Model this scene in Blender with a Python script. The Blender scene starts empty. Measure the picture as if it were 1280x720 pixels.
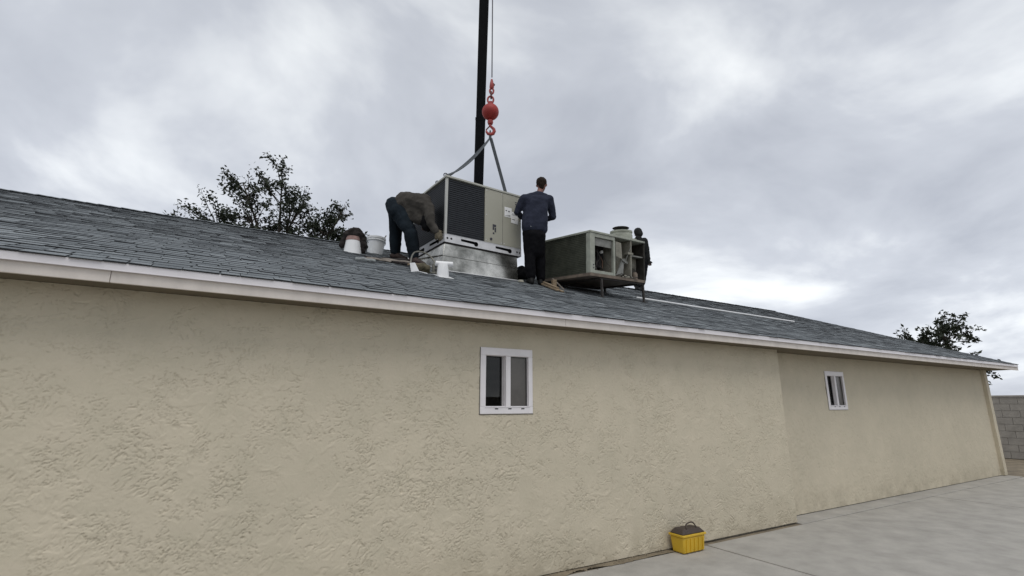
import bpy, bmesh, math, random
import numpy as np
from mathutils import Vector, Matrix, Euler, noise
from math import sin, cos, pi, radians, atan, tan, hypot
random.seed(7)
scene = bpy.context.scene
COL = scene.collection

# ------------------------------------------------------------------ camera
cam_d = bpy.data.cameras.new('camera'); cam = bpy.data.objects.new('camera', cam_d); COL.objects.link(cam)
cam.location = (0, 0, 1.6)
cam.rotation_euler = (radians(90 + 13.1), 0, radians(-31))
cam_d.sensor_width = 36; cam_d.lens = 36 * 623 / 1280
cam_d.clip_end = 2000; cam_d.clip_start = 0.05
scene.camera = cam

# ------------------------------------------------------------------ sky and sun
SUN_EL, SUN_AZ = 62, 200          # degrees; azimuth clockwise from +Y
world = bpy.data.worlds.new('World'); scene.world = world; world.use_nodes = True
wn, wl = world.node_tree.nodes, world.node_tree.links
wn.clear()
def wnode(t, **k):
    n = wn.new(t)
    for a, b in k.items(): setattr(n, a, b)
    return n
w_out = wnode('ShaderNodeOutputWorld'); w_bg = wnode('ShaderNodeBackground'); w_bg.inputs[1].default_value = 0.1
w_sky = wnode('ShaderNodeTexSky', sky_type='NISHITA', sun_disc=False)
w_sky.sun_elevation = radians(SUN_EL); w_sky.sun_rotation = radians(SUN_AZ)
w_tc = wnode('ShaderNodeTexCoord'); w_sep = wnode('ShaderNodeSeparateXYZ'); wl.new(w_tc.outputs['Generated'], w_sep.inputs[0])
w_add = wnode('ShaderNodeMath', operation='ADD'); w_add.inputs[1].default_value = 0.28
w_abs = wnode('ShaderNodeMath', operation='ABSOLUTE'); wl.new(w_sep.outputs[2], w_abs.inputs[0]); wl.new(w_abs.outputs[0], w_add.inputs[0])
w_dx = wnode('ShaderNodeMath', operation='DIVIDE'); wl.new(w_sep.outputs[0], w_dx.inputs[0]); wl.new(w_add.outputs[0], w_dx.inputs[1])
w_dy = wnode('ShaderNodeMath', operation='DIVIDE'); wl.new(w_sep.outputs[1], w_dy.inputs[0]); wl.new(w_add.outputs[0], w_dy.inputs[1])
w_com = wnode('ShaderNodeCombineXYZ'); wl.new(w_dx.outputs[0], w_com.inputs[0]); wl.new(w_dy.outputs[0], w_com.inputs[1])
w_n1 = wnode('ShaderNodeTexNoise'); w_n1.inputs['Scale'].default_value = 1.35; w_n1.inputs['Detail'].default_value = 6; w_n1.inputs['Roughness'].default_value = 0.54; w_n1.inputs['Distortion'].default_value = 0.35
wl.new(w_com.outputs[0], w_n1.inputs['Vector'])
w_r1 = wnode('ShaderNodeValToRGB'); wl.new(w_n1.outputs['Fac'], w_r1.inputs[0])
e = w_r1.color_ramp.elements
e[0].position = 0.35; e[0].color = (0.440, 0.468, 0.530, 1)
e[1].position = 0.65; e[1].color = (0.90, 0.93, 0.955, 1)
x = e.new(0.5); x.color = (0.575, 0.605, 0.665, 1)
w_gr = wnode('ShaderNodeMapRange'); w_gr.inputs['From Min'].default_value = 0.05; w_gr.inputs['From Max'].default_value = 0.7
w_gr.inputs['To Min'].default_value = 12.2; w_gr.inputs['To Max'].default_value = 9.5; wl.new(w_abs.outputs[0], w_gr.inputs['Value'])
w_sc = wnode('ShaderNodeVectorMath', operation='SCALE'); wl.new(w_gr.outputs[0], w_sc.inputs['Scale'])
wl.new(w_r1.outputs[0], w_sc.inputs[0])
w_mix = wnode('ShaderNodeMix', data_type='RGBA'); w_mix.inputs[0].default_value = 0.96
wl.new(w_sky.outputs[0], w_mix.inputs[6]); wl.new(w_sc.outputs[0], w_mix.inputs[7])
wl.new(w_mix.outputs[2], w_bg.inputs[0]); wl.new(w_bg.outputs[0], w_out.inputs[0])
sun_d = bpy.data.lights.new('sun', 'SUN'); sun = bpy.data.objects.new('sun', sun_d); COL.objects.link(sun)
sun_d.energy = 1.25; sun_d.angle = radians(40); sun_d.color = (1, 0.97, 0.93)
sd = Vector((sin(radians(SUN_AZ)) * cos(radians(SUN_EL)), cos(radians(SUN_AZ)) * cos(radians(SUN_EL)), sin(radians(SUN_EL))))
sun.rotation_euler = sd.to_track_quat('Z', 'Y').to_euler(); sun.location = sd * 40
vs = scene.view_settings
vs.view_transform = 'Standard'; vs.look = 'None'; vs.gamma = 1; vs.exposure = 0.06; vs.use_curve_mapping = False
scene.render.filter_size = 1.7

# ------------------------------------------------------------------ helpers
def V(*a): return Vector(a)
class MB:
    """collects shapes; build() links them as one mesh object"""
    def __init__(s): s.v = []; s.f = []; s.m = []; s.sm = []
    def add(s, vs_, fs, m=0, smooth=False):
        o = len(s.v); s.v += [tuple(v) for v in vs_]
        for f in fs: s.f.append(tuple(i + o for i in f)); s.m.append(m); s.sm.append(smooth)
        return s
    def box(s, x0, x1, y0, y1, z0, z1, m=0):
        return s.hexa([(x0,y0,z0),(x1,y0,z0),(x1,y1,z0),(x0,y1,z0),(x0,y0,z1),(x1,y0,z1),(x1,y1,z1),(x0,y1,z1)], m)
    def hexa(s, p, m=0):
        return s.add(p, [(0,3,2,1),(4,5,6,7),(0,1,5,4),(1,2,6,5),(2,3,7,6),(3,0,4,7)], m)
    def bar(s, a, b, w, h, upv=(0,0,1), m=0):
        a, b = Vector(a), Vector(b); d = (b - a).normalized(); u = Vector(upv)
        if abs(d.dot(u)) > 0.98: u = Vector((1,0,0))
        r = d.cross(u).normalized() * w / 2; u = r.cross(d).normalized() * h / 2
        return s.hexa([a-r-u, a+r-u, b+r-u, b-r-u, a-r+u, a+r+u, b+r+u, b-r+u], m)
    def tube(s, pts, r, n=8, m=0, cap=True, smooth=True):
        pts = [Vector(p) for p in pts]; rs = r if isinstance(r, (list, tuple)) else [r] * len(pts)
        ref = Vector((0.13, 0.31, 0.94)); o = len(s.v); prev = None
        for i, p in enumerate(pts):
            d = (pts[min(i+1, len(pts)-1)] - pts[max(i-1, 0)]).normalized()
            a = (prev - d * prev.dot(d)) if prev is not None else d.cross(ref)
            a.normalize(); prev = a; b = d.cross(a)
            for k in range(n):
                t = 2 * pi * k / n; s.v.append(tuple(p + (a * cos(t) + b * sin(t)) * rs[i]))
        for i in range(len(pts) - 1):
            for k in range(n):
                k2 = (k + 1) % n
                s.f.append((o+i*n+k, o+i*n+k2, o+(i+1)*n+k2, o+(i+1)*n+k)); s.m.append(m); s.sm.append(smooth)
        if cap:
            s.f.append(tuple(o + k for k in reversed(range(n)))); s.m.append(m); s.sm.append(False)
            q = o + (len(pts) - 1) * n
            s.f.append(tuple(q + k for k in range(n))); s.m.append(m); s.sm.append(False)
        return s
    def lathe(s, prof, c=(0,0,0), n=24, m=0, M=None):
        o = len(s.v); c = Vector(c)
        for (r, z) in prof:
            for k in range(n):
                t = 2 * pi * k / n; p = Vector((r * cos(t), r * sin(t), z))
                if M is not None: p = M @ p
                s.v.append(tuple(c + p))
        for i in range(len(prof) - 1):
            for k in range(n):
                k2 = (k + 1) % n
                s.f.append((o+i*n+k, o+i*n+k2, o+(i+1)*n+k2, o+(i+1)*n+k)); s.m.append(m); s.sm.append(True)
        for i, rev in ((0, True), (len(prof) - 1, False)):
            if prof[i][0] > 1e-6:
                idx = [o + i * n + k for k in range(n)]
                s.f.append(tuple(reversed(idx) if rev else idx)); s.m.append(m); s.sm.append(False)
        return s
    def mesh(s, name):
        me = bpy.data.meshes.new(name); me.from_pydata(s.v, [], s.f); me.update()
        me.polygons.foreach_set('material_index', s.m); me.polygons.foreach_set('use_smooth', s.sm)
        me.set_sharp_from_angle(angle=radians(35)); return me
    def build(s, name, mats, parent=None, local=True, bevel=0):
        return link(name, s.mesh(name), mats, parent, local, bevel)

def link(name, me, mats, parent=None, local=True, bevel=0):
    for m in (mats if isinstance(mats, (list, tuple)) else [mats]): me.materials.append(m)
    o = bpy.data.objects.new(name, me); COL.objects.link(o)
    if parent is not None:
        o.parent = parent
        if not local: o.matrix_parent_inverse = parent.matrix_basis.inverted()
    if bevel:
        b = o.modifiers.new('bevel', 'BEVEL'); b.width = bevel; b.segments = 2; b.limit_method = 'ANGLE'
    return o
def lerp(a, b, t): return a + (b - a) * t
def smooth_path(pts, n=8):
    out = []
    for i in range(len(pts) - 1):
        p0, p1, p2, p3 = pts[max(i-1, 0)], pts[i], pts[i+1], pts[min(i+2, len(pts)-1)]
        for k in range(n):
            t = k / n; out.append(.5 * ((2*p1) + (p2-p0)*t + (2*p0-5*p1+4*p2-p3)*t*t + (3*p1-p0-3*p2+p3)*t**3))
    return out + [pts[-1]]
def tag(o, label=None, cat=None, group=None, kind=None):
    for k, v in (('label', label), ('category', cat), ('group', group), ('kind', kind)):
        if v: o[k] = v
    return o
def empty(name, loc=(0,0,0), rot=(0,0,0), mode='XYZ'):
    o = bpy.data.objects.new(name, None); COL.objects.link(o); o.empty_display_size = 0.1
    o.rotation_mode = mode; o.location = loc; o.rotation_euler = rot
    return o

# ------------------------------------------------------------------ materials
def mat(name, col, rough=0.6, metal=0.0, var=0.12, scale=6.0, bump=0.0, bscale=40.0, spec=0.5, col2=None, coords='world', stretch=None):
    m = bpy.data.materials.new(name); m.use_nodes = True; n, l = m.node_tree.nodes, m.node_tree.links
    p = n['Principled BSDF']; p.inputs['Roughness'].default_value = rough; p.inputs['Metallic'].default_value = metal
    p.inputs['Specular IOR Level'].default_value = spec
    if coords == 'world': src = n.new('ShaderNodeNewGeometry').outputs['Position']
    else: src = n.new('ShaderNodeTexCoord').outputs['Object']
    if stretch:
        mp = n.new('ShaderNodeMapping'); mp.inputs['Scale'].default_value = stretch; l.new(src, mp.inputs[0]); src = mp.outputs[0]
    t = n.new('ShaderNodeTexNoise'); t.inputs['Scale'].default_value = scale; t.inputs['Detail'].default_value = 7; t.inputs['Roughness'].default_value = 0.6
    l.new(src, t.inputs['Vector'])
    r = n.new('ShaderNodeValToRGB'); l.new(t.outputs['Fac'], r.inputs[0])
    c2 = col2 or tuple(min(1, c * (1 + var)) for c in col); c1 = col if col2 else tuple(c * (1 - var) for c in col)
    r.color_ramp.elements[0].position = 0.32; r.color_ramp.elements[0].color = (*c1, 1)
    r.color_ramp.elements[1].position = 0.68; r.color_ramp.elements[1].color = (*c2, 1)
    l.new(r.outputs[0], p.inputs['Base Color'])
    if bump:
        t2 = n.new('ShaderNodeTexNoise'); t2.inputs['Scale'].default_value = bscale; t2.inputs['Detail'].default_value = 5
        l.new(src, t2.inputs['Vector'])
        b = n.new('ShaderNodeBump'); b.inputs['Strength'].default_value = bump; b.inputs['Distance'].default_value = 0.01
        l.new(t2.outputs['Fac'], b.inputs['Height']); l.new(b.outputs[0], p.inputs['Normal'])
    return m

def mp_off(n, l, src, off):
    q = n.new('ShaderNodeMapping'); q.inputs['Location'].default_value = off; l.new(src, q.inputs[0]); return q.outputs[0]
def stucco_mat():
    m = bpy.data.materials.new('stucco'); m.use_nodes = True; n, l = m.node_tree.nodes, m.node_tree.links
    p = n['Principled BSDF']; p.inputs['Roughness'].default_value = 0.92; p.inputs['Specular IOR Level'].default_value = 0.2
    pos = n.new('ShaderNodeNewGeometry').outputs['Position']
    def nz(scale, detail=4, rough=0.5, dist=0.0, vec=None):
        t = n.new('ShaderNodeTexNoise'); l.new(vec or pos, t.inputs['Vector'])
        for k, v in (('Scale', scale), ('Detail', detail), ('Roughness', rough), ('Distortion', dist)): t.inputs[k].default_value = v
        return t.outputs['Fac']
    def ramp(src, stops):
        r = n.new('ShaderNodeValToRGB'); l.new(src, r.inputs[0]); e = r.color_ramp.elements
        e[0].position, e[0].color = stops[0][0], (*stops[0][1], 1); e[1].position, e[1].color = stops[1][0], (*stops[1][1], 1)
        for q in stops[2:]: x = e.new(q[0]); x.color = (*q[1], 1)
        return r.outputs[0]
    def mth(op, a, b):
        x = n.new('ShaderNodeMath'); x.operation = op
        for i, q in ((0, a), (1, b)):
            if isinstance(q, (int, float)): x.inputs[i].default_value = q
            else: l.new(q, x.inputs[i])
        return x.outputs[0]
    # skip-trowel: flat plateaus with ragged edges, dragged patches, sand grain
    g = lambda v: (v, v, v)
    h = mth('ADD', mth('MULTIPLY', nz(70, 5, 0.65), 0.5), mth('MULTIPLY', nz(190, 3, 0.6), 0.35))
    b = n.new('ShaderNodeBump'); b.inputs['Strength'].default_value = 0.5; b.inputs['Distance'].default_value = 0.004
    l.new(h, b.inputs['Height']); l.new(b.outputs[0], p.inputs['Normal'])
    base = ramp(nz(0.9, 6, 0.6), [(0.3, (0.568, 0.511, 0.396)), (0.7, (0.638, 0.570, 0.442))])
    mx = n.new('ShaderNodeMix'); mx.data_type = 'RGBA'; mx.blend_type = 'MULTIPLY'; mx.inputs[0].default_value = 1
    l.new(base, mx.inputs[6]); l.new(ramp(nz(5, 7, 0.65), [(0.3, (0.93, 0.94, 0.93)), (0.65, (1, 1, 1))]), mx.inputs[7])
    # splash-back dirt near the ground
    sp = n.new('ShaderNodeSeparateXYZ'); l.new(pos, sp.inputs[0])
    low = n.new('ShaderNodeMapRange'); low.inputs['From Min'].default_value = 0.02; low.inputs['From Max'].default_value = 0.42; low.inputs['To Min'].default_value = 1; low.inputs['To Max'].default_value = 0
    l.new(sp.outputs[2], low.inputs['Value'])
    m2 = n.new('ShaderNodeMix'); m2.data_type = 'RGBA'; l.new(mth('MULTIPLY', low.outputs[0], ramp(nz(4.5, 6, 0.65), [(0.4, g(0)), (0.7, g(0.55))])), m2.inputs[0])
    l.new(mx.outputs[2], m2.inputs[6]); m2.inputs[7].default_value = (0.27, 0.235, 0.165, 1)
    l.new(m2.outputs[2], p.inputs['Base Color'])
    return m

def shingle_mat():
    m = bpy.data.materials.new('asphalt_shingle'); m.use_nodes = True; n, l = m.node_tree.nodes, m.node_tree.links
    p = n['Principled BSDF']; p.inputs['Roughness'].default_value = 0.9; p.inputs['Specular IOR Level'].default_value = 0.25
    a = n.new('ShaderNodeAttribute'); a.attribute_name = 'tone'
    pos = n.new('ShaderNodeNewGeometry').outputs['Position']
    r = n.new('ShaderNodeValToRGB'); l.new(a.outputs['Fac'], r.inputs[0]); e = r.color_ramp.elements
    e[0].position = 0; e[0].color = (0.115, 0.128, 0.138, 1); e[1].position = 1; e[1].color = (0.235, 0.256, 0.268, 1)
    x = e.new(0.5); x.color = (0.165, 0.182, 0.192, 1)
    t = n.new('ShaderNodeTexNoise'); t.inputs['Scale'].default_value = 160; t.inputs['Detail'].default_value = 3; l.new(pos, t.inputs['Vector'])
    t3 = n.new('ShaderNodeTexNoise'); t3.inputs['Scale'].default_value = 1.3; t3.inputs['Detail'].default_value = 5; l.new(pos, t3.inputs['Vector'])
    mr = n.new('ShaderNodeMapRange'); l.new(t.outputs['Fac'], mr.inputs['Value']); mr.inputs['From Min'].default_value = 0.3; mr.inputs['From Max'].default_value = 0.7; mr.inputs['To Min'].default_value = 0.55; mr.inputs['To Max'].default_value = 1.4
    mr3 = n.new('ShaderNodeMapRange'); l.new(t3.outputs['Fac'], mr3.inputs['Value']); mr3.inputs['From Min'].default_value = 0.3; mr3.inputs['From Max'].default_value = 0.7; mr3.inputs['To Min'].default_value = 0.8; mr3.inputs['To Max'].default_value = 1.15
    mm = n.new('ShaderNodeMath'); mm.operation = 'MULTIPLY'; l.new(mr.outputs[0], mm.inputs[0]); l.new(mr3.outputs[0], mm.inputs[1])
    mx = n.new('ShaderNodeVectorMath'); mx.operation = 'SCALE'; l.new(r.outputs[0], mx.inputs[0]); l.new(mm.outputs[0], mx.inputs['Scale'])
    l.new(mx.outputs[0], p.inputs['Base Color'])
    b = n.new('ShaderNodeBump'); b.inputs['Strength'].default_value = 0.6; b.inputs['Distance'].default_value = 0.003
    l.new(t.outputs['Fac'], b.inputs['Height']); l.new(b.outputs[0], p.inputs['Normal'])
    return m

def glass_mat(name, tint=(0.9, 0.93, 0.92), rough=0.0):
    m = bpy.data.materials.new(name); m.use_nodes = True; n, l = m.node_tree.nodes, m.node_tree.links
    n.remove(n['Principled BSDF']); out = n['Material Output']
    tr = n.new('ShaderNodeBsdfTransparent'); tr.inputs[0].default_value = (*tint, 1)
    gl = n.new('ShaderNodeBsdfGlossy'); gl.inputs['Roughness'].default_value = rough
    tx = n.new('ShaderNodeTexNoise'); tx.inputs['Scale'].default_value = 3.0
    l.new(n.new('ShaderNodeNewGeometry').outputs['Position'], tx.inputs['Vector'])
    bp = n.new('ShaderNodeBump'); bp.inputs['Strength'].default_value = 0.02; l.new(tx.outputs['Fac'], bp.inputs['Height']); l.new(bp.outputs[0], gl.inputs['Normal'])
    fr = n.new('ShaderNodeFresnel'); fr.inputs[0].default_value = 1.45
    mx = n.new('ShaderNodeMixShader'); l.new(fr.outputs[0], mx.inputs[0]); l.new(tr.outputs[0], mx.inputs[1]); l.new(gl.outputs[0], mx.inputs[2])
    l.new(mx.outputs[0], out.inputs[0])
    return m

STUCCO = stucco_mat(); SHINGLE = shingle_mat()
M = {}
def defmat(key, *a, **k): M[key] = mat(key, *a, **k)
defmat('shingle_edge', (0.032, 0.034, 0.037), 0.95, var=0.4, scale=30)
defmat('fascia_paint', (0.66, 0.605, 0.55), 0.6, var=0.10, scale=4, bump=0.2, bscale=30, stretch=(1.5, 1, 0.6))
defmat('soffit_shade_brown', (0.15, 0.125, 0.085), 0.9, var=0.15, scale=5, stretch=(.3, 3, 3))  # dark brown puts the eave shade into the soffit colour
defmat('drip_metal', (0.70, 0.675, 0.685), 0.45, var=0.05, scale=2.5)
defmat('vinyl_white', (0.80, 0.77, 0.775), 0.4, var=0.04, scale=8)
defmat('track_grey', (0.42, 0.40, 0.40), 0.5)
defmat('slot_dark', (0.02, 0.02, 0.02), 0.8)
defmat('sealant', (0.12, 0.11, 0.09), 0.9)
defmat('room_wall', (0.30, 0.29, 0.27), 0.9)
defmat('curtain', (0.36, 0.35, 0.33), 0.95, var=0.2, scale=20)
defmat('mesh_screen', (0.03, 0.03, 0.03), 0.9)
defmat('concrete', (0.36, 0.345, 0.315), 0.9, var=0.15, scale=3, bump=0.4, bscale=90)
defmat('dirt', (0.20, 0.165, 0.115), 0.95, var=0.35, scale=3, bump=0.8, bscale=20)
defmat('foundation', (0.27, 0.25, 0.21), 0.95, var=0.3, scale=9, bump=0.6)
defmat('galvanized', (0.10, 0.103, 0.09), 0.24, metal=0.9, scale=2.3, bump=0.12, bscale=3, col2=(0.80, 0.78, 0.71))  # light and dark blotches in the colour imitate reflections on the metal
defmat('galv_rail', (0.62, 0.62, 0.63), 0.5, metal=0.1, var=0.1, scale=10)
defmat('cabinet_beige', (0.36, 0.35, 0.285), 0.5, var=0.04, scale=2)
defmat('cabinet_top', (0.42, 0.42, 0.37), 0.5, var=0.05, scale=3)
defmat('post_grey', (0.46, 0.46, 0.43), 0.5, var=0.05, scale=4)
defmat('coil_dark', (0.006, 0.007, 0.008), 0.6, var=0.3, scale=20, spec=0.2)
defmat('louver_dark', (0.030, 0.033, 0.038), 0.5, var=0.15, scale=12, spec=0.2)
defmat('paper_white', (0.80, 0.80, 0.79), 0.7, var=0.03)
defmat('ink', (0.04, 0.04, 0.05), 0.7)
defmat('old_paint', (0.33, 0.345, 0.29), 0.6, var=0.22, scale=7, bump=0.1)
defmat('old_green', (0.060, 0.064, 0.048), 0.7, var=0.35, scale=5, spec=0.2)
defmat('old_green_dark', (0.030, 0.034, 0.024), 0.8, var=0.35, scale=9, spec=0.2)
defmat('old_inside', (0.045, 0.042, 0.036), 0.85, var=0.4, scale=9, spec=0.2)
defmat('insulation', (0.24, 0.23, 0.19), 0.9, var=0.25, scale=8, bump=0.4)
defmat('sheet_metal_old', (0.22, 0.22, 0.20), 0.5, metal=0.4, var=0.25, scale=9)
defmat('rust_pan', (0.17, 0.135, 0.105), 0.8, var=0.4, scale=8, bump=0.2)
defmat('iron', (0.055, 0.05, 0.047), 0.7, var=0.3, scale=15, spec=0.12)
defmat('black_part', (0.02, 0.02, 0.021), 0.6, spec=0.2)
defmat('copper', (0.12, 0.075, 0.05), 0.4, metal=0.8)
defmat('crane_backlit_dark', (0.012, 0.013, 0.016), 0.5, var=0.2, spec=0.12)  # near-black colour carries the boom's backlit darkness
defmat('cable_steel', (0.09, 0.09, 0.10), 0.5, metal=0.6)
defmat('ball_red', (0.30, 0.022, 0.018), 0.62, var=0.18, scale=9)
defmat('hook_red', (0.33, 0.040, 0.036), 0.5, var=0.25, scale=25)
defmat('chain_dark', (0.10, 0.03, 0.028), 0.6, var=0.4, scale=25)
defmat('strap', (0.085, 0.095, 0.105), 0.9, var=0.3, scale=30)
defmat('skin', (0.36, 0.20, 0.145), 0.55, var=0.08, scale=14)
defmat('skin_dark', (0.07, 0.042, 0.032), 0.6, var=0.1, scale=14)
defmat('skin_red', (0.20, 0.088, 0.068), 0.6, var=0.1, scale=14)
defmat('hair_brown', (0.022, 0.014, 0.010), 0.7, var=0.5, scale=60, bump=0.8, bscale=140, spec=0.12)
defmat('shirt_navy', (0.028, 0.032, 0.050), 0.9, var=0.15, scale=7, bump=0.25, bscale=60, spec=0.12)
defmat('trouser_black', (0.005, 0.005, 0.0065), 0.9, var=0.25, scale=7, spec=0.12)
defmat('jeans_dark', (0.011, 0.016, 0.021), 0.9, var=0.4, scale=5, spec=0.12)
defmat('jacket_brown', (0.056, 0.051, 0.045), 0.9, var=0.3, scale=5, spec=0.12)
defmat('jacket_green', (0.017, 0.018, 0.018), 0.9, var=0.3, scale=5, spec=0.12)
defmat('beanie', (0.010, 0.010, 0.011), 0.95, var=0.3, scale=40, spec=0.12)
defmat('hood_grey', (0.026, 0.027, 0.027), 0.95, var=0.3, scale=10, spec=0.12)
defmat('glove', (0.13, 0.11, 0.075), 0.9, var=0.6, scale=40)
defmat('boot_brown', (0.040, 0.023, 0.018), 0.7, var=0.3, scale=15)
defmat('boot_tan', (0.14, 0.085, 0.05), 0.8, var=0.3, scale=15)
defmat('boot_black', (0.012, 0.012, 0.012), 0.6, spec=0.12)
defmat('eye_white', (0.7, 0.68, 0.65), 0.3)
defmat('pvc_white', (0.78, 0.78, 0.78), 0.4, var=0.05)
defmat('bucket_white', (0.68, 0.69, 0.69), 0.5, var=0.08, scale=10)
defmat('vent_shade_tint', (0.30, 0.19, 0.17), 0.8, var=0.3, scale=20)  # pinkish tone imitates shade below the vent's cover
defmat('hose_silver', (0.16, 0.155, 0.13), 0.5, metal=0.4, var=0.3, scale=30)
defmat('bag_olive', (0.075, 0.065, 0.040), 0.95, var=0.5, scale=25, bump=0.6, bscale=40)
defmat('bag_black', (0.011, 0.011, 0.012), 0.9, var=0.3, spec=0.12)
defmat('wood_old', (0.22, 0.165, 0.105), 0.85, var=0.4, scale=6, stretch=(2, 8, 8))
defmat('wood_grey', (0.20, 0.175, 0.15), 0.9, var=0.4, scale=8)
defmat('felt_dark', (0.030, 0.026, 0.025), 0.95, var=0.5, scale=12, spec=0.12)
defmat('slab_grey', (0.24, 0.255, 0.25), 0.8, var=0.2, scale=14)
defmat('yellow_plastic', (0.62, 0.40, 0.03), 0.45, var=0.1)
defmat('lid_brown', (0.055, 0.040, 0.032), 0.7)
defmat('bark', (0.060, 0.048, 0.038), 0.95, var=0.4, scale=14, bump=0.8, bscale=30)
defmat('leaf_dark', (0.022, 0.030, 0.014), 0.75, var=0.5, scale=3)
defmat('block', (0.34, 0.32, 0.29), 0.95, var=0.15, scale=4, bump=0.5, bscale=50)
defmat('door_paint', (0.42, 0.40, 0.36), 0.6)
defmat('brass', (0.5, 0.38, 0.18), 0.35, metal=0.9)

# ------------------------------------------------------------------ ground
g = MB().box(-500, 500, -500, 500, -0.5, -0.012).build('ground', M['dirt']); tag(g, kind='structure')
# patio slabs with real joints
pat = empty('concrete_patio', (5, 0, 0)); tag(pat, kind='structure')
for i in range(8):
    for j in range(5):
        x0 = -7 + i * 3.05; y1 = 4.27 - j * 3.05
        MB().box(x0 + 0.010, x0 + 3.040, y1 - 3.040, y1 - 0.010, -0.1, 0.0 + random.uniform(-0.002, 0.002)).build('slab', M['concrete'], pat, local=False, bevel=0.006)
XC_ = 7.2
# recess slab lies behind the front slabs
MB().box(XC_ + .01, 16.0, 4.275, 4.60, -0.1, 0.004).build('slab', M['concrete'], pat, local=False, bevel=0.005)

# ------------------------------------------------------------------ house
YW, YE, ZE, S, YR = 4.35, 4.03, 2.505, 0.38, 9.7
X0, X1 = -6.0, 16.0
def rz(Y): return ZE + S * (Y - YE)
ZR = rz(YR)
house = empty('stucco_house', (4.66, 4.35, 0))
tag(house, 'long beige stucco house with grey shingle roof and white fascia', 'house')
ZT = 2.385     # top of the stucco, at the soffit
w = MB()
wx0, wx1, wz0, wz1 = 2.248, 2.848, 1.506, 2.144     # outer edge of the window flange
ox0, ox1, oz0, oz1 = wx0 + 0.03, wx1 - 0.03, wz0 + 0.03, wz1 - 0.03
zb = 0.014
XC, YW2 = 7.2, 4.60          # past this corner the wall is set back
w2x0, w2x1 = 8.9, 9.5
w.box(X0, ox0, YW, YW + 0.16, zb, ZT); w.box(ox1, XC, YW, YW + 0.16, zb, ZT)
w.box(ox0, ox1, YW, YW + 0.16, zb, oz0); w.box(ox0, ox1, YW, YW + 0.16, oz1, ZT)
w.box(XC - .16, XC, YW + 0.16, YW2 + .16, zb, ZT)
w.box(XC, w2x0 + .03, YW2, YW2 + .16, zb, ZT); w.box(w2x1 - .03, X1, YW2, YW2 + .16, zb, ZT)
w.box(w2x0 + .03, w2x1 - .03, YW2, YW2 + .16, zb, oz0); w.box(w2x0 + .03, w2x1 - .03, YW2, YW2 + .16, oz1, ZT)
yb = 2 * YR - YW
w.box(X0, X1, yb - 0.16, yb, zb, ZT)
for xx in (X0, X1 - 0.16):
    a = [(xx, YW + 0.17, zb), (xx + 0.16, YW + 0.17, zb), (xx + 0.16, yb - 0.17, zb), (xx, yb - 0.17, zb)]
    t = [(xx, YW + 0.17, ZT), (xx + 0.16, YW + 0.17, ZT), (xx + 0.16, YR, ZR - 0.12), (xx, YR, ZR - 0.12), (xx + 0.16, yb - 0.17, ZT), (xx, yb - 0.17, ZT)]
    w.add(a + t, [(3, 2, 1, 0), (0, 1, 5, 4), (2, 3, 9, 8), (4, 5, 6, 7), (7, 6, 8, 9), (1, 2, 8, 6, 5), (3, 0, 4, 7, 9)])
wall = w.build('wall', STUCCO, house, local=False)
# trowelled stucco coat as real relief on the visible wall faces
NR_ = np.random.RandomState(21); LAT = NR_.rand(256, 256)
def vnoise(x, y):
    xi, yi = np.floor(x).astype(int), np.floor(y).astype(int); fx, fy = x - xi, y - yi
    fx = fx * fx * fx * (fx * (fx * 6 - 15) + 10); fy = fy * fy * fy * (fy * (fy * 6 - 15) + 10)
    L = lambda i, j: LAT[(xi + i) & 255, (yi + j) & 255]
    return (L(0, 0) * (1 - fx) + L(1, 0) * fx) * (1 - fy) + (L(0, 1) * (1 - fx) + L(1, 1) * fx) * fy
def fbm(x, y, o=4, g=.5):
    v, a, t = 0, 1, 0
    for k in range(o): v = v + a * vnoise(x + 17.3 * k, y - 9.1 * k); t += a; a *= g; x, y = x * 2.03, y * 2.03
    return v / t
def sst(v, a, b):
    t = np.clip((v - a) / (b - a), 0, 1); return t * t * (3 - 2 * t)
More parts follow.
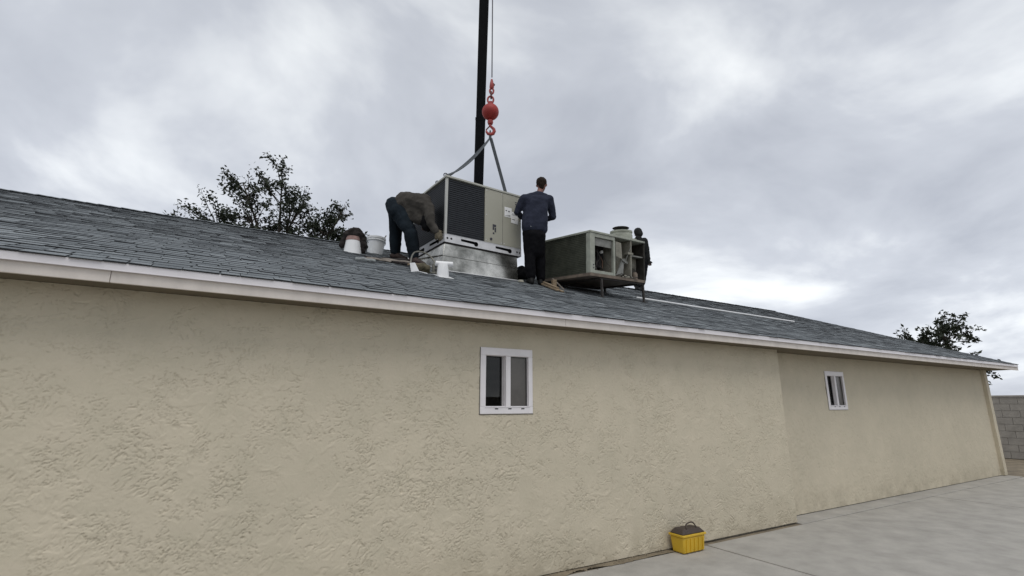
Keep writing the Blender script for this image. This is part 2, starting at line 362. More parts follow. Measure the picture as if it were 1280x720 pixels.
def stucco_coat(x0, x1, z0, z1, y, step, hole=None, strokes=0):
    nx, nz_ = int((x1 - x0) / step) + 1, int((z1 - z0) / step) + 1
    xs, zs = np.linspace(x0, x1, nx), np.linspace(z0, z1, nz_); X, Z = np.meshgrid(xs, zs)
    wx, wz_ = fbm(X * 6 + 3, Z * 6, 3) - .5, fbm(X * 6 + 40, Z * 6 + 11, 3) - .5
    U, W = X + wx * .16, Z + wz_ * .16
    region = .45 + .55 * sst(fbm(X * 1.3 + 5, Z * 1.3 + 8, 3), .36, .62)
    pit = 1 - sst(np.abs(fbm(U * 19, W * 24, 3, .55) - .5), .008, .030)          # ragged crevices along contour lines
    H = -.0062 * pit * sst(fbm(X * 5 + 60, Z * 5, 3), .42, .60)
    pit2 = 1 - sst(np.abs(fbm(U * 36 + 9, W * 42, 3, .55) - .5), .012, .042)
    H -= .0058 * region * pit2 * sst(fbm(X * 8 + 20, Z * 8 + 31, 3), .40, .60)
    H += .0024 * sst(fbm(U * 11 + 70, W * 13, 4, .58), .50, .525) * sst(fbm(X * 4 + 11, Z * 4 + 5, 2), .42, .62)
    H += .0034 * region * (fbm(U * 60 + 2, W * 60, 3, .6) - .5)
    H += .0012 * (fbm(X * 2.2, Z * 2.2, 2) - .5) + .0006 * fbm(X * 110, Z * 110, 2)
    rs = np.random.RandomState(4)
    for k in range(strokes):          # trowel chatter: short curved ridges with one steep side
        cx, cz = rs.uniform(x0, x1), rs.uniform(z0, z1); r = rs.uniform(.04, .18); a0 = rs.uniform(0, 6.28); da = rs.uniform(.25, .9); amp = rs.uniform(.0010, .0030)
        i0, i1 = np.searchsorted(xs, [cx - r - .03, cx + r + .03]); j0, j1 = np.searchsorted(zs, [cz - r - .03, cz + r + .03])
        if i1 <= i0 or j1 <= j0: continue
        dx, dz = X[j0:j1, i0:i1] - cx, Z[j0:j1, i0:i1] - cz; rr = np.hypot(dx, dz) + (fbm(X[j0:j1, i0:i1] * 30, Z[j0:j1, i0:i1] * 30, 2) - .5) * .03
        an = np.abs((np.arctan2(dz, dx) - a0 + np.pi) % (2 * np.pi) - np.pi); d = rr - r
        prof = np.where(d < 0, np.exp(-(d / .005) ** 2), np.exp(-(d / .020) ** 2))
        H[j0:j1, i0:i1] += amp * prof * sst(da - an, 0, .25)
    co = np.empty((nz_, nx, 3)); co[..., 0] = X; co[..., 1] = y - .0012 - np.maximum(H + .0085, 0); co[..., 2] = Z
    idx = np.arange(nx * nz_).reshape(nz_, nx)
    q = np.stack([idx[:-1, :-1], idx[:-1, 1:], idx[1:, 1:], idx[1:, :-1]], -1).reshape(-1, 4)
    if hole:
        cxm = (X[:-1, :-1] + step / 2).ravel(); czm = (Z[:-1, :-1] + step / 2).ravel()
        q = q[~((cxm > hole[0]) & (cxm < hole[1]) & (czm > hole[2]) & (czm < hole[3]))]
    me = bpy.data.meshes.new('stucco_coat'); me.vertices.add(nx * nz_); me.vertices.foreach_set('co', co.ravel())
    me.loops.add(q.size); me.loops.foreach_set('vertex_index', q.ravel().astype(np.int32))
    me.polygons.add(len(q)); me.polygons.foreach_set('loop_start', (np.arange(len(q)) * 4).astype(np.int32))
    me.update(calc_edges=True); me.validate()
    return link('stucco_coat', me, STUCCO, house, local=False)
stucco_coat(-1.7, XC - .001, zb, ZT - .001, YW, .0058, (ox0 - .012, ox1 + .012, oz0 - .012, oz1 + .012), 560)
stucco_coat(XC + .002, X1 - .001, zb, ZT - .001, YW2, .013, (w2x0 + .018, w2x1 - .018, oz0 - .012, oz1 + .012), 150)
# foundation set back under the stucco edge, with a metal screed strip
f = MB(); f.box(X0 + .02, XC - .02, YW + 0.025, YW + 0.12, -0.1, zb); f.box(XC - .14, X1 - .02, YW2 + 0.025, YW2 + 0.12, -0.1, zb)
f.build('foundation', M['foundation'], house, local=False)
# soffit, fascia boards, drip metal
MB().box(X0 - 0.3, X1 + 0.3, YE + 0.024, YW2 + 0.05, ZT + 0.001, ZT + 0.02).build('soffit', M['soffit_shade_brown'], house, local=False)
joints = [X0 - 0.3, -0.62, 3.06, 6.74, 10.4, 14.1, X1 + 0.3]
for a, b in zip(joints, joints[1:]):
    MB().box(a + 0.0015, b - 0.0015, YE, YE + 0.022, 2.368 + random.uniform(-.001, .001), 2.452).build('fascia_board', M['fascia_paint'], house, local=False, bevel=0.002)
dj = [X0 - 0.3, -2.2, 0.86, 3.92, 6.97, 10.0, 13.1, X1 + 0.3]
for a, b in zip(dj, dj[1:]):
    d_ = MB(); d_.box(a, b - 0.001, YE - 0.016, YE - 0.004, 2.447, 2.497); d_.box(a, b - 0.001, YE - 0.024, YE - 0.006, 2.443, 2.4468)
    d_.build('drip_edge', M['drip_metal'], house, local=False)
# roof deck (both slopes), gable barge boards
def slope_pt(u, v, h=0.0):          # u along X, v up the slope from the eave edge, h above the deck
    a = atan(S); return V(u, YE + v * cos(a) - h * sin(a), ZE + v * sin(a) + h * cos(a))
A = atan(S); SL = (YR - YE) / cos(A)
r_ = MB(); t_ = 0.03; yb2 = 2 * YR - YE
prof = [(YE - 0.004, ZE - 0.002), (YR, ZR), (yb2, ZE), (yb2, ZE - t_), (YR, ZR - t_ - 0.004), (YE - 0.004, ZE - 0.006)]
vv = [(X0 - 0.3, y, z) for y, z in prof] + [(X1 + 0.3, y, z) for y, z in prof]
r_.add(vv, [(0, 1, 7, 6), (1, 2, 8, 7), (2, 3, 9, 8), (3, 4, 10, 9), (4, 5, 11, 10), (5, 0, 6, 11), (0, 5, 4, 3, 2, 1), (6, 7, 8, 9, 10, 11)])
roof = r_.build('roof', SHINGLE, house, local=False)
for xx in (X0 - 0.325, X1 + 0.302):
    for sgn in (1, -1):
        b_ = MB(); yo = YE if sgn == 1 else yb2
        b_.hexa([(xx, yo, ZE - .14), (xx + .022, yo, ZE - .14), (xx + .022, YR, ZR - .14), (xx, YR, ZR - .14), (xx, yo, ZE + .0), (xx + .022, yo, ZE + .0), (xx + .022, YR, ZR + .0), (xx, YR, ZR + .0)])
        b_.build('barge_board', M['fascia_paint'], house, local=False)
# shingles
def tab_geom(w, expo, th, lift, taper):
    # lower edge at y=0 (butt face), upper edge runs under the next course
    v = [(0, 0, 0.0), (w, 0, 0.0), (w, expo + .03, 0.0), (0, expo + .03, 0.0),
         (0.001, taper, th + lift), (w - 0.001, -taper, th + lift * 0.4), (w - .001, expo + .03, 0.0035), (0.001, expo + .03, 0.0035)]
    fcs = [(4, 5, 6, 7), (0, 1, 5, 4), (1, 2, 6, 5), (3, 0, 4, 7)]
    return v, fcs, [0, 1, 1, 1]
def set_tone(me, tones):
    at = me.attributes.new('tone', 'FLOAT', 'FACE'); at.data.foreach_set('value', tones)
rng = random.Random(11)
WIDTHS = (0.12, 0.17, 0.22, 0.27)
variants = {}
EXPO = 0.118
for wi, w_ in enumerate(WIDTHS):
    for k in range(5):
        v, fc, ms = tab_geom(w_, EXPO, rng.uniform(.006, .011), rng.choice([0, 0, .002, .005]), rng.uniform(-.004, .004))
        mb = MB()
        for q, mi in zip(fc, ms): mb.f.append(q); mb.m.append(mi); mb.sm.append(False)
        mb.v = v; me = mb.mesh('shingle'); me.materials.append(SHINGLE); me.materials.append(M['shingle_edge'])
        set_tone(me, [rng.random()] * 4); variants[(wi, k)] = me
ncourse = int(SL / EXPO) + 1
tabs = []
for c in range(ncourse):
    u = X0 - 0.3 + rng.uniform(0, 0.2)
    while u < X1 + 0.25:
        wi = rng.choice((0, 1, 1, 2, 2, 3)); w_ = WIDTHS[wi]
        tabs.append((c, u, wi, rng.randrange(5), rng.uniform(-.006, .006))); u += w_ + rng.choice((.003, .004, .012))
def size_in_view(t):                 # how large a tab shows: width over distance squared, grazing
    c, u, wi, k, j = t; p = slope_pt(u, c * EXPO) - cam.location; d = p.length
    px = p.dot(V(cos(radians(31)), -sin(radians(31)), 0)) / p.dot(V(sin(radians(31)), cos(radians(31)), 0))
    if p.y < 0 or abs(px) > 1.02: return 0
    n_ = V(0, -sin(A), cos(A))
    return WIDTHS[wi] * abs(p.normalized().dot(n_)) / d / d
order = sorted(range(len(tabs)), key=lambda i: -size_in_view(tabs[i]))
near = set(order[:300])
stuff = MB(); tones = []
ROT = Matrix.Rotation(A, 4, 'X')
for i, (c, u, wi, k, j) in enumerate(tabs):
    v0 = -0.028 + c * EXPO + j
    if v0 > SL - 0.05: continue
    M4 = Matrix.Translation(slope_pt(u, v0, 0.001)) @ ROT
    if i in near:
        o = bpy.data.objects.new('shingle', variants[(wi, k)]); COL.objects.link(o); o.parent = roof
        o.matrix_basis = M4
    else:
        v, fc, ms = tab_geom(WIDTHS[wi], EXPO, rng.uniform(.006, .011), rng.choice([0, 0, .002, .005]), rng.uniform(-.004, .004))
        oo = len(stuff.v); stuff.v += [tuple(M4 @ Vector(q)) for q in v]; tn = rng.random()
        for q, mi in zip(fc, ms): stuff.f.append(tuple(a + oo for a in q)); stuff.m.append(mi); stuff.sm.append(False); tones.append(tn)
so = stuff.build('shingle_field', [SHINGLE, M['shingle_edge']], roof); set_tone(so.data, tones); so['kind'] = 'stuff'
rc = MB(); u = X0 - 0.3; tn = []
while u < X1 + 0.25:
    h_ = 0.02 + rng.uniform(0, .006)
    for sg in (1, -1):
        dy, dz = 0.14 * cos(A), -0.14 * sin(A)
        rc.add([(u, YR, ZR + h_ + .008), (u + .16, YR, ZR + h_), (u + .16, YR - sg * dy, ZR + h_ + dz), (u, YR - sg * dy, ZR + h_ + dz + .008)], [(0, 1, 2, 3) if sg < 0 else (3, 2, 1, 0)]); tn.append(rng.random())
    u += 0.145
ro = rc.build('ridge_cap', [SHINGLE], roof); set_tone(ro.data, tn); ro['kind'] = 'stuff'

# window: flange frame, centre mullion, sashes, panes, screen, track with weep slots
GL1 = glass_mat('pane_glass', (0.50, 0.50, 0.46)); GL2 = mat('pane_frosted', (0.10, 0.092, 0.082), 0.22, var=0.3, scale=2.2)
def make_window(wx0, wx1, YW):
    win = MB()
    yf = YW - 0.022
    F_ = 0.066
    win.box(wx0, wx1, yf, YW - 0.002, wz1 - 0.075, wz1); win.box(wx0, wx1, yf, YW - 0.002, wz0, wz0 + 0.07)
    win.box(wx0, wx0 + 0.06, yf, YW - 0.002, wz0 + 0.07, wz1 - 0.075); win.box(wx1 - 0.05, wx1, yf, YW - 0.002, wz0 + 0.07, wz1 - 0.075)
    window = win.build('window', M['vinyl_white'], house, local=False, bevel=0.004)
    gx0, gx1, gz0, gz1 = wx0 + 0.06, wx1 - 0.05, wz0 + 0.07, wz1 - 0.075
    mid = (gx0 + gx1) / 2 + 0.012
    def wpart(name, mb, m, bev=0): return mb.build(name, m, window, bevel=bev)
    wpart('mullion', MB().box(mid - 0.028, mid + 0.026, YW - 0.014, YW + 0.05, gz0, gz1), M['vinyl_white'], 0.003)
    s_ = MB(); s_.box(gx0, gx1, YW + 0.001, YW + 0.09, gz0 - .012, gz0 + .004); s_.box(gx0, gx1, YW + 0.001, YW + 0.09, gz1 - .004, gz1 + .012); s_.box(gx0 - .012, gx0 + .004, YW + 0.001, YW + 0.09, gz0, gz1); s_.box(gx1 - .004, gx1 + .012, YW + 0.001, YW + 0.09, gz0, gz1)
    wpart('jamb', s_, M['vinyl_white'])
    wpart('sash_edge', MB().box(mid - 0.052, mid - 0.029, YW + 0.03, YW + 0.06, gz0 + .004, gz1 - .004), M['track_grey'])
    wpart('gasket', MB().box(mid - 0.060, mid - 0.0525, YW + 0.028, YW + 0.058, gz0 + .004, gz1 - .004), M['slot_dark'])
    wpart('pane', MB().box(gx0 + .004, mid - 0.06, YW + 0.042, YW + 0.046, gz0 + .004, gz1 - .004), GL1)
    wpart('pane', MB().box(mid + 0.026, gx1 - .004, YW + 0.012, YW + 0.016, gz0 + .004, gz1 - .004), GL2)
    gk = MB(); gk.box(mid + .026, gx1 - .004, YW + .006, YW + .011, gz1 - .012, gz1 - .004); gk.box(gx1 - .013, gx1 - .004, YW + .006, YW + .011, gz0 + .004, gz1 - .012)
    gk.box(gx0 + .004, gx0 + .013, YW + .034, YW + .041, gz0 + .004, gz1 - .012); gk.box(gx0 + .004, mid - .06, YW + .034, YW + .041, gz1 - .014, gz1 - .004)
    wpart('gasket', gk, M['slot_dark'])
    wpart('track_line', MB().box(gx0 - .01, gx1 + .01, yf - 0.0025, yf - 0.0004, wz0 + 0.057, wz0 + 0.061), M['track_grey'])
    for xs in (wx0 + .16, wx0 + .31, wx0 + .46):
        wpart('weep_slot', MB().box(xs, xs + .036, yf - 0.003, yf - 0.0004, wz0 + 0.044, wz0 + 0.053), M['slot_dark'])
    cl = MB(); cl.box(wx0 - .006, wx1 + .006, YW - .014, YW - .0015, wz0 - .007, wz0 - .0005); cl.box(wx0 - .006, wx0 - .0005, YW - .014, YW - .0015, wz0 - .0005, wz1); cl.box(wx1 + .0005, wx1 + .005, YW - .012, YW - .0015, wz0, wz1)
    wpart('sealant_line', cl, M['sealant'])
make_window(wx0, wx1, YW); make_window(w2x0, w2x1, YW2)
# room behind the window
rm = MB(); rx0, rx1, ry0, ry1, rz0, rz1 = 1.5, 3.6, YW + 0.17, 6.4, 0.0, 2.36
rm.add([(rx0, ry0, rz0), (rx1, ry0, rz0), (rx1, ry1, rz0), (rx0, ry1, rz0), (rx0, ry0, rz1), (rx1, ry0, rz1), (rx1, ry1, rz1), (rx0, ry1, rz1)], [(0, 1, 2, 3), (7, 6, 5, 4), (1, 5, 6, 2), (2, 6, 7, 3), (3, 7, 4, 0)])
rm.build('interior', M['room_wall'], house, local=False)
rm2 = MB(); rm2.v = [(x + 6.65, y + .25, z) for x, y, z in rm.v]; rm2.f = rm.f; rm2.m = rm.m; rm2.sm = rm.sm; rm2.build('interior', M['room_wall'], house, local=False)
dm = MB(); rr = random.Random(8); fr_ = []
for i in range(61):
    x = 1.5 + i * .053; fr_.append((x, YW - .05 - max(.0, .34 * (noise.noise(V(x * 1.6, 3, 0)) + .32) * (1 - i / 75)) - rr.uniform(0, .02)))
dm.add([(x, YW + .02, .006) for x, y in fr_] + [(x, y, .0045) for x, y in fr_], [(i, i + 1, 62 + i, 61 + i) for i in range(60)])
tag(dm.build('dirt_patch', M['dirt']), kind='structure')
# rubble crumbs where the wall meets the slab
cr = MB(); rr = random.Random(5)
for i in range(120):
    x = rr.uniform(2.6, 4.68); y = YW - 0.01 - abs(rr.gauss(0, .035)); s = rr.uniform(.004, .014)
    cr.hexa([(x + rr.uniform(-s, s) * .4 + dx * s, y + dy * s + rr.uniform(-s, s) * .4, max(0, dz) * s * rr.uniform(.6, 1.2)) for dx, dy, dz in ((-1,-1,0),(1,-1,0),(1,1,0),(-1,1,0),(-.6,-.6,1),(.6,-.6,1),(.6,.6,1),(-.6,.6,1))])
tag(cr.build('gravel', M['dirt']), 'loose dirt crumbs along the foot of the stucco wall', 'gravel', kind='stuff')

# ------------------------------------------------------------------ new rooftop unit and its curb
UL, UD, UH = 1.49, 1.30, 1.13
U_LOC, U_YAW = (2.93, 6.945, 4.09), radians(3.6)
unit = empty('rooftop_air_conditioner', U_LOC, (0, 0, U_YAW))
tag(unit, 'new beige rooftop air conditioner with dark coil grille, slung below the red crane ball', 'air conditioner')
def up_(name, mb, m, bev=0.003, par=None): return mb.build(name, m, par or unit, bevel=bev)
def rail_mesh(length, slots, holes, name, M4):
    """galvanised base rail with real fork slots and holes, cut by boolean"""
    a = MB().box(0, length, 0, 0.004, 0, 0.125).mesh('rail'); oa = bpy.data.objects.new('tmp', a); COL.objects.link(oa)
    c = MB()
    for (x0, x1) in slots:
        c.hexa([(x0, -.05, .058), (x1, -.05, .046), (x1, .05, .046), (x0, .05, .058), (x0, -.05, .098), (x1, -.05, .094), (x1, .05, .094), (x0, .05, .098)])
        c.lathe([(.041, -.05), (.041, .05)], (x1, 0, .058), 16, M=Matrix.Rotation(pi / 2, 3, 'X'))
    for x in holes: c.lathe([(.018, -.05), (.018, .05)], (x, 0, .066), 12, M=Matrix.Rotation(pi / 2, 3, 'X'))
    ob = bpy.data.objects.new('tmp2', c.mesh('c')); COL.objects.link(ob)
    md = oa.modifiers.new('b', 'BOOLEAN'); md.operation = 'DIFFERENCE'; md.object = ob; md.solver = 'EXACT'
    md.use_self = True
    me = bpy.data.meshes.new_from_object(oa.evaluated_get(bpy.context.evaluated_depsgraph_get()))
    bpy.data.objects.remove(oa); bpy.data.objects.remove(ob)
    me.name = name; me.transform(M4); me.polygons.foreach_set('use_smooth', [False] * len(me.polygons)); return me
fr = link('base_rail', rail_mesh(UL, [(.30, .58), (.96, 1.25)], [.055, .125, 1.40, 1.455], 'base_rail', Matrix.Identity(4)), M['galv_rail'], unit)
lr = link('base_rail', rail_mesh(UD, [(.20, .52), (.76, 1.08)], [.05, .11, 1.18, 1.24], 'base_rail', Matrix.Translation((0, UD, 0)) @ Matrix.Rotation(-pi / 2, 4, 'Z')), M['galv_rail'], unit)
up_('base_rail', MB().box(UL - .004, UL, .004, UD, 0, .125), M['galv_rail'], 0)
up_('base_rail', MB().box(.004, UL - .004, UD - .004, UD, 0, .125), M['galv_rail'], 0)
up_('base_pan', MB().box(.045, UL - .045, .045, UD - .045, .004, .128), M['coil_dark'], 0)  # dark box stands in for the shade inside the hollow rail
lip = MB(); lip.box(-.002, UL + .002, -.003, .012, .1255, .134); lip.box(-.003, .012, .0125, UD, .1255, .134)
up_('rail_lip', lip, M['galv_rail'], 0)
for (x, y) in ((0.004, 0.004), (UL - .044, .004), (.004, UD - .044), (UL - .044, UD - .044)):
    up_('corner_post', MB().box(x, x + .04, y, y + .04, .135, UH - .035), M['post_grey'])
def louvers(name, par, x0, x1, z0, z1, n, dep, M4, mats, tilt=.018, holder=.02):
    mb = MB(); mb.box(x0, x1, dep, dep + .006, z0, z1, 1)
    for i in range(n):
        z = z0 + (i + .5) * (z1 - z0) / n; h = (z1 - z0) / n * .62
        mb.hexa([(x0, dep - holder, z - h / 2 - tilt / 2), (x1, dep - holder, z - h / 2 - tilt / 2), (x1, dep - .001, z - h / 2 + tilt / 2), (x0, dep - .001, z - h / 2 + tilt / 2),
                 (x0, dep - holder, z + h / 2 - tilt / 2), (x1, dep - holder, z + h / 2 - tilt / 2), (x1, dep - .001, z + h / 2 + tilt / 2), (x0, dep - .001, z + h / 2 + tilt / 2)])
    me = mb.mesh(name); me.transform(M4); return link(name, me, mats, par)
louvers('coil_grille', unit, .046, .735, .14, UH - .04, 27, .034, Matrix.Identity(4), [M['louver_dark'], M['coil_dark']], .020, .022)
louvers('coil_grille', unit, .046, UD - .046, .14, UH - .04, 27, .034, Matrix.Translation((0, UD, 0)) @ Matrix.Rotation(-pi / 2, 4, 'Z'), [M['louver_dark'], M['coil_dark']], .020, .022)
pan = up_('access_panel', MB().box(.742, UL - .002, -.002, .03, .136, UH - .036), M['cabinet_beige'], .006)
up_('access_panel', MB().box(UL - .03, UL + .002, .05, UD - .05, .136, UH - .036), M['cabinet_beige'], .006)
up_('access_panel', MB().box(.05, UL - .05, UD - .03, UD + .002, .136, UH - .036), M['cabinet_beige'], .006)
tp = MB(); tp.box(-.012, UL + .012, -.014, UD + .014, UH - .034, UH)
top = up_('top_panel', tp, M['cabinet_top'], .005)
up_('fan_ring', MB().lathe([(.36, 0), (.38, .012), (.37, .03), (.33, .03), (.32, .005), (.30, .004)], (.5, .55, UH + .0005), 30), M['coil_dark'], 0, top)
up_('panel_seam', MB().box(1.096, 1.100, -.0035, -.0022, .15, UH - .05), M['ink'], 0, pan)
for (x_, z_) in ((.77, .17), (.77, .62), (.77, 1.06), (1.07, .17), (1.07, 1.06), (1.13, .17), (1.46, .17), (1.46, .62), (1.46, 1.06)):
    up_('screw', MB().lathe([(0, -.005), (.008, -.004), (.009, 0)], (x_, -.0021, z_), 8, M=Matrix.Rotation(-pi / 2, 3, 'X')), M['galv_rail'], 0, pan)
up_('sticker', MB().box(1.135, 1.285, -.0045, -.0025, .665, .845), M['paper_white'], 0, pan)
st2 = up_('sticker', MB().box(1.272, 1.425, -.0068, -.0048, .575, .785), M['paper_white'], 0, pan)
tx = MB()
for (x0, x1, z0, z1, d) in ((1.155, 1.185, .775, .790, -.0075), (1.21, 1.24, .765, .785, -.0075), (1.19, 1.26, .70, .705, -.0075), (1.15, 1.25, .685, .689, -.0075), (1.29, 1.40, .745, .751, -.0085), (1.29, 1.39, .725, .730, -.0085), (1.29, 1.35, .64, .65, -.0085)):
    tx.box(x0, x1, d, d + .0005 if d < -.008 else d + .0005, z0, z1)
up_('print', tx, M['ink'], 0, pan)
lb = MB(); lb.box(.895, .965, -.0045, -.0025, .43, .475); lb.box(.895, .925, -.0045, -.0025, .375, .425); lb.box(.935, .965, -.0045, -.0025, .34, .42); lb.box(.90, .93, -.0045, -.0025, .30, .33)
up_('rating_plate', lb, M['ink'], 0, pan)
up_('service_port', MB().lathe([(.0, -.012), (.022, -.012), (.022, 0)], (.865, -.0025, .205), 12, M=Matrix.Rotation(-pi / 2, 3, 'X')), M['ink'], 0, pan)
hd = MB(); hd.box(1.36, 1.42, -.005, -.0025, .93, .95); hd.box(1.36, 1.41, -.005, -.0025, .97, .985)
up_('vent_slot', hd, M['ink'], 0, pan)

# curb adapter under it, from the unit's base to the roof slope
curb = empty('curb_adapter', (2.93, 6.945, rz(6.945)))
tag(curb, 'galvanized sheet metal roof curb between the beige unit and the shingles', 'roof curb')
Mu = Matrix.Translation(U_LOC) @ Matrix.Rotation(U_YAW, 4, 'Z')
def cpt(x, y, top=True, off=0.0):
    p = Mu @ V(x, y, 0)
    return V(p.x, p.y, U_LOC[2] - .002 if top else rz(p.y) + off)
tpc = [cpt(.02, .03), cpt(UL - .07, .03), cpt(UL - .07, UD - .05), cpt(.02, UD - .05)]
btc = [cpt(-.055, -.045, False, .008), cpt(UL - .10, -.045, False, .008), cpt(UL - .10, UD - .02, False, .008), cpt(-.055, UD - .02, False, .008)]
cb = MB(); cb.hexa(btc + tpc); cb.build('body', M['galvanized'], curb, local=False, bevel=0.004)
sm = MB(); q0 = [lerp(b, t, .52) for b, t in zip(btc, tpc)]; q1 = [lerp(b, t, .55) for b, t in zip(btc, tpc)]; cen = sum(q0, V(0, 0, 0)) / 4
ex = lambda p, k: V(p.x + (p.x - cen.x) * k, p.y + (p.y - cen.y) * k, p.z)
sm.hexa([ex(p, .012) for p in q0] + [ex(p, .012) for p in q1]); sm.build('seam', M['galvanized'], curb, local=False)
fl = MB(); fl.hexa([ex(V(p.x, p.y, rz(ex(p, .07).y) + .012), .07) for p in btc] + [ex(V(p.x, p.y, rz(ex(p, .07).y) + .02), .07) for p in btc]); fl.build('flange', M['galv_rail'], curb, local=False)
tf = MB(); tf.hexa([ex(p - V(0, 0, .022), .012) for p in tpc] + [ex(p - V(0, 0, .001), .012) for p in tpc]); tf.build('top_flange', M['iron'], curb, local=False)

# ------------------------------------------------------------------ old unit on its stand
OL, OD, OH = 1.433, 1.20, 0.763
old = empty('old_air_conditioner', (5.172, 6.112, 3.65), (radians(5.6), radians(-3.4), radians(7.2)), 'YXZ')
tag(old, 'old green gutted air conditioner with open side on an iron stand', 'air conditioner')
def op_(name, mb, m, bev=0.003, par=None): return mb.build(name, m, par or old, bevel=bev)
op_('base_pan', MB().box(0.0, OL, 0, OD, 0, .05), M['rust_pan'])
tpn = op_('top_panel', MB().box(-.012, OL - .0, -.012, OD + .01, OH - .035, OH), M['old_paint'], .006)
cpn = MB(); cpn.box(0, .11, 0, .10, .051, OH - .036)
cpst = op_('corner_post', cpn, M['old_paint'], .006)
bl = MB()
for z in (.14, .19): bl.lathe([(.0, -.008), (.012, -.006), (.012, 0)], (.075, 0, z), 10, M=Matrix.Rotation(-pi / 2, 3, 'X'))
op_('bolt', bl, M['ink'], 0, cpst)
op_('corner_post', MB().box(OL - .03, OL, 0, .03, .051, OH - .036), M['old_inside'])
op_('corner_post', MB().box(0, .05, OD - .05, OD, .051, OH - .036), M['old_paint'])
op_('corner_post', MB().box(OL - .04, OL, OD - .04, OD, .051, OH - .036), M['old_paint'])
louvers('louver_panel', old, .051, OD - .101, .055, OH - .04, 22, .02, Matrix.Translation((0, OD, 0)) @ Matrix.Rotation(-pi / 2, 4, 'Z'), [M['old_green'], M['old_green_dark']], .012, .012)
op_('header_rail', MB().box(.111, .62, .004, .03, OH - .10, OH - .036), M['old_paint'])
op_('header_flap', MB().box(.13, .60, .034, .042, OH - .235, OH - .102), M['sheet_metal_old'], 0)
op_('divider_post', MB().box(.575, .62, 0, .05, .051, OH - .101), M['old_paint'])
op_('sill_rail', MB().box(.111, .574, .002, .03, .051, .10), M['old_paint'])
op_('divider_panel', MB().box(.60, .625, .051, OD - .06, .051, OH - .037), M['insulation'], 0)
op_('rear_panel', MB().box(.05, OL - .045, OD - .03, OD - .005, .051, OH - .037), M['old_inside'], 0)
op_('end_panel', MB().box(OL - .012, OL + .003, .031, OD - .041, .051, OH - .037), M['old_inside'], 0)
# bay one: compressor, pipes, controls
op_('compressor', MB().lathe([(.10, 0), (.125, .02), (.125, .26), (.10, .33), (.04, .36), (0, .36)], (.26, .32, .051), 20), M['black_part'], 0)
op_('control_box', MB().box(.40, .56, .22, .34, .20, .60), M['black_part'])
op_('capacitor', MB().lathe([(0, -.035), (.026, -.035), (.03, -.02), (.03, 0)], (.49, .215, .48), 14, M=Matrix.Rotation(-pi / 2, 3, 'X')), M['paper_white'], 0)
op_('terminal', MB().lathe([(0, -.03), (.024, -.03), (.024, 0)], (.535, .20, .13), 12, M=Matrix.Rotation(-pi / 2, 3, 'X')), M['sheet_metal_old'], 0)
pp = MB(); pp.tube([(.15, .10, .30), (.20, .12, .24), (.33, .16, .13), (.45, .18, .08)], .012, 8); pp.tube([(.14, .16, .18), (.25, .18, .15), (.40, .12, .10)], .009, 8)
op_('pipe', pp, M['sheet_metal_old'], 0)
op_('pipe', MB().tube([(.44, .14, .10), (.46, .15, .30), (.46, .2, .4)], .010, 8), M['copper'], 0)
op_('coil_fragment', MB().box(.13, .42, .08, .15, .052, .12), M['insulation'], 0)
# bay two and three: insulated liner, bent sheet, shelves
op_('liner_panel', MB().hexa([(.63, .26, .052), (1.0, .20, .052), (1.0, .225, .052), (.63, .285, .052), (.63, .26, OH - .04), (1.0, .20, OH - .04), (1.0, .225, OH - .04), (.63, .285, OH - .04)]), M['insulation'], 0)
bs = MB(); bs.hexa([(.66, .02, .07), (.86, .03, .10), (.86, .05, .10), (.66, .04, .07), (.80, .01, .36), (.90, .04, .40), (.90, .052, .40), (.80, .03, .36)])
bs.hexa([(.80, .008, .355), (.90, .02, .39), (.90, .03, .39), (.80, .02, .355), (.98, .03, .30), (1.02, .05, .34), (1.02, .06, .34), (.98, .042, .30)])
op_('bent_sheet', bs, M['sheet_metal_old'], 0)
op_('divider_post', MB().box(1.035, 1.065, .004, .40, .051, OH - .04), M['insulation'], 0)
op_('shelf', MB().box(1.066, OL - .032, .02, .38, .455, .475), M['sheet_metal_old'], 0)
op_('shelf', MB().box(.96, 1.10, -.004, .10, .475, .51), M['insulation'], 0)
op_('blower_housing', MB().box(1.08, OL - .05, .16, .40, .235, .45), M['insulation'])
op_('blower_scroll', MB().lathe([(.0, -.03), (.10, -.03), (.10, .05)], (1.22, .13, .16), 18, M=Matrix.Rotation(-pi / 2, 3, 'X')), M['old_inside'], 0)
op_('motor', MB().lathe([(0, 0), (.05, 0), (.05, .10), (.03, .13), (0, .13)], (1.23, .07, .052), 14), M['rust_pan'], 0)
op_('debris', MB().hexa([(.82, -.01, .051), (1.16, .0, .051), (1.14, .09, .051), (.84, .08, .051), (.90, .02, .10), (1.10, .02, .085), (1.08, .06, .085), (.92, .06, .10)]), M['insulation'])
op_('back_liner', MB().box(1.066, OL - .031, .41, .42, .052, OH - .04), M['old_inside'], 0)
wr_ = MB()
for k in range(7):
    rw = random.Random(40 + k); x = rw.uniform(.16, .52); z = rw.uniform(.15, .5)
    wr_.tube(smooth_path([V(x, .16, z + .14), V(x + rw.uniform(-.06, .06), .10, z), V(x + rw.uniform(-.1, .1), .07, z - .08), V(x + rw.uniform(-.12, .12), .10, .07)], 5), .005, 5)
op_('wiring', wr_, M['iron'], 0)
op_('hanging_flap', MB().hexa([(.64, .0, .40), (.78, -.02, .36), (.785, -.012, .36), (.645, .008, .40), (.63, .0, .66), (.76, -.015, .64), (.765, -.007, .64), (.635, .008, .66)]), M['insulation'], 0)
op_('bracket', MB().bar((.90, .04, .30), (1.04, .0, .62), .03, .008), M['sheet_metal_old'], 0)
op_('cable_loop', MB().tube(smooth_path([V(.68, .02, .07), V(.76, -.03, .10), V(.84, -.02, .06), V(.95, -.03, .09), V(1.05, .0, .06), V(1.2, -.02, .08)], 5), .008, 6), M['iron'], 0)
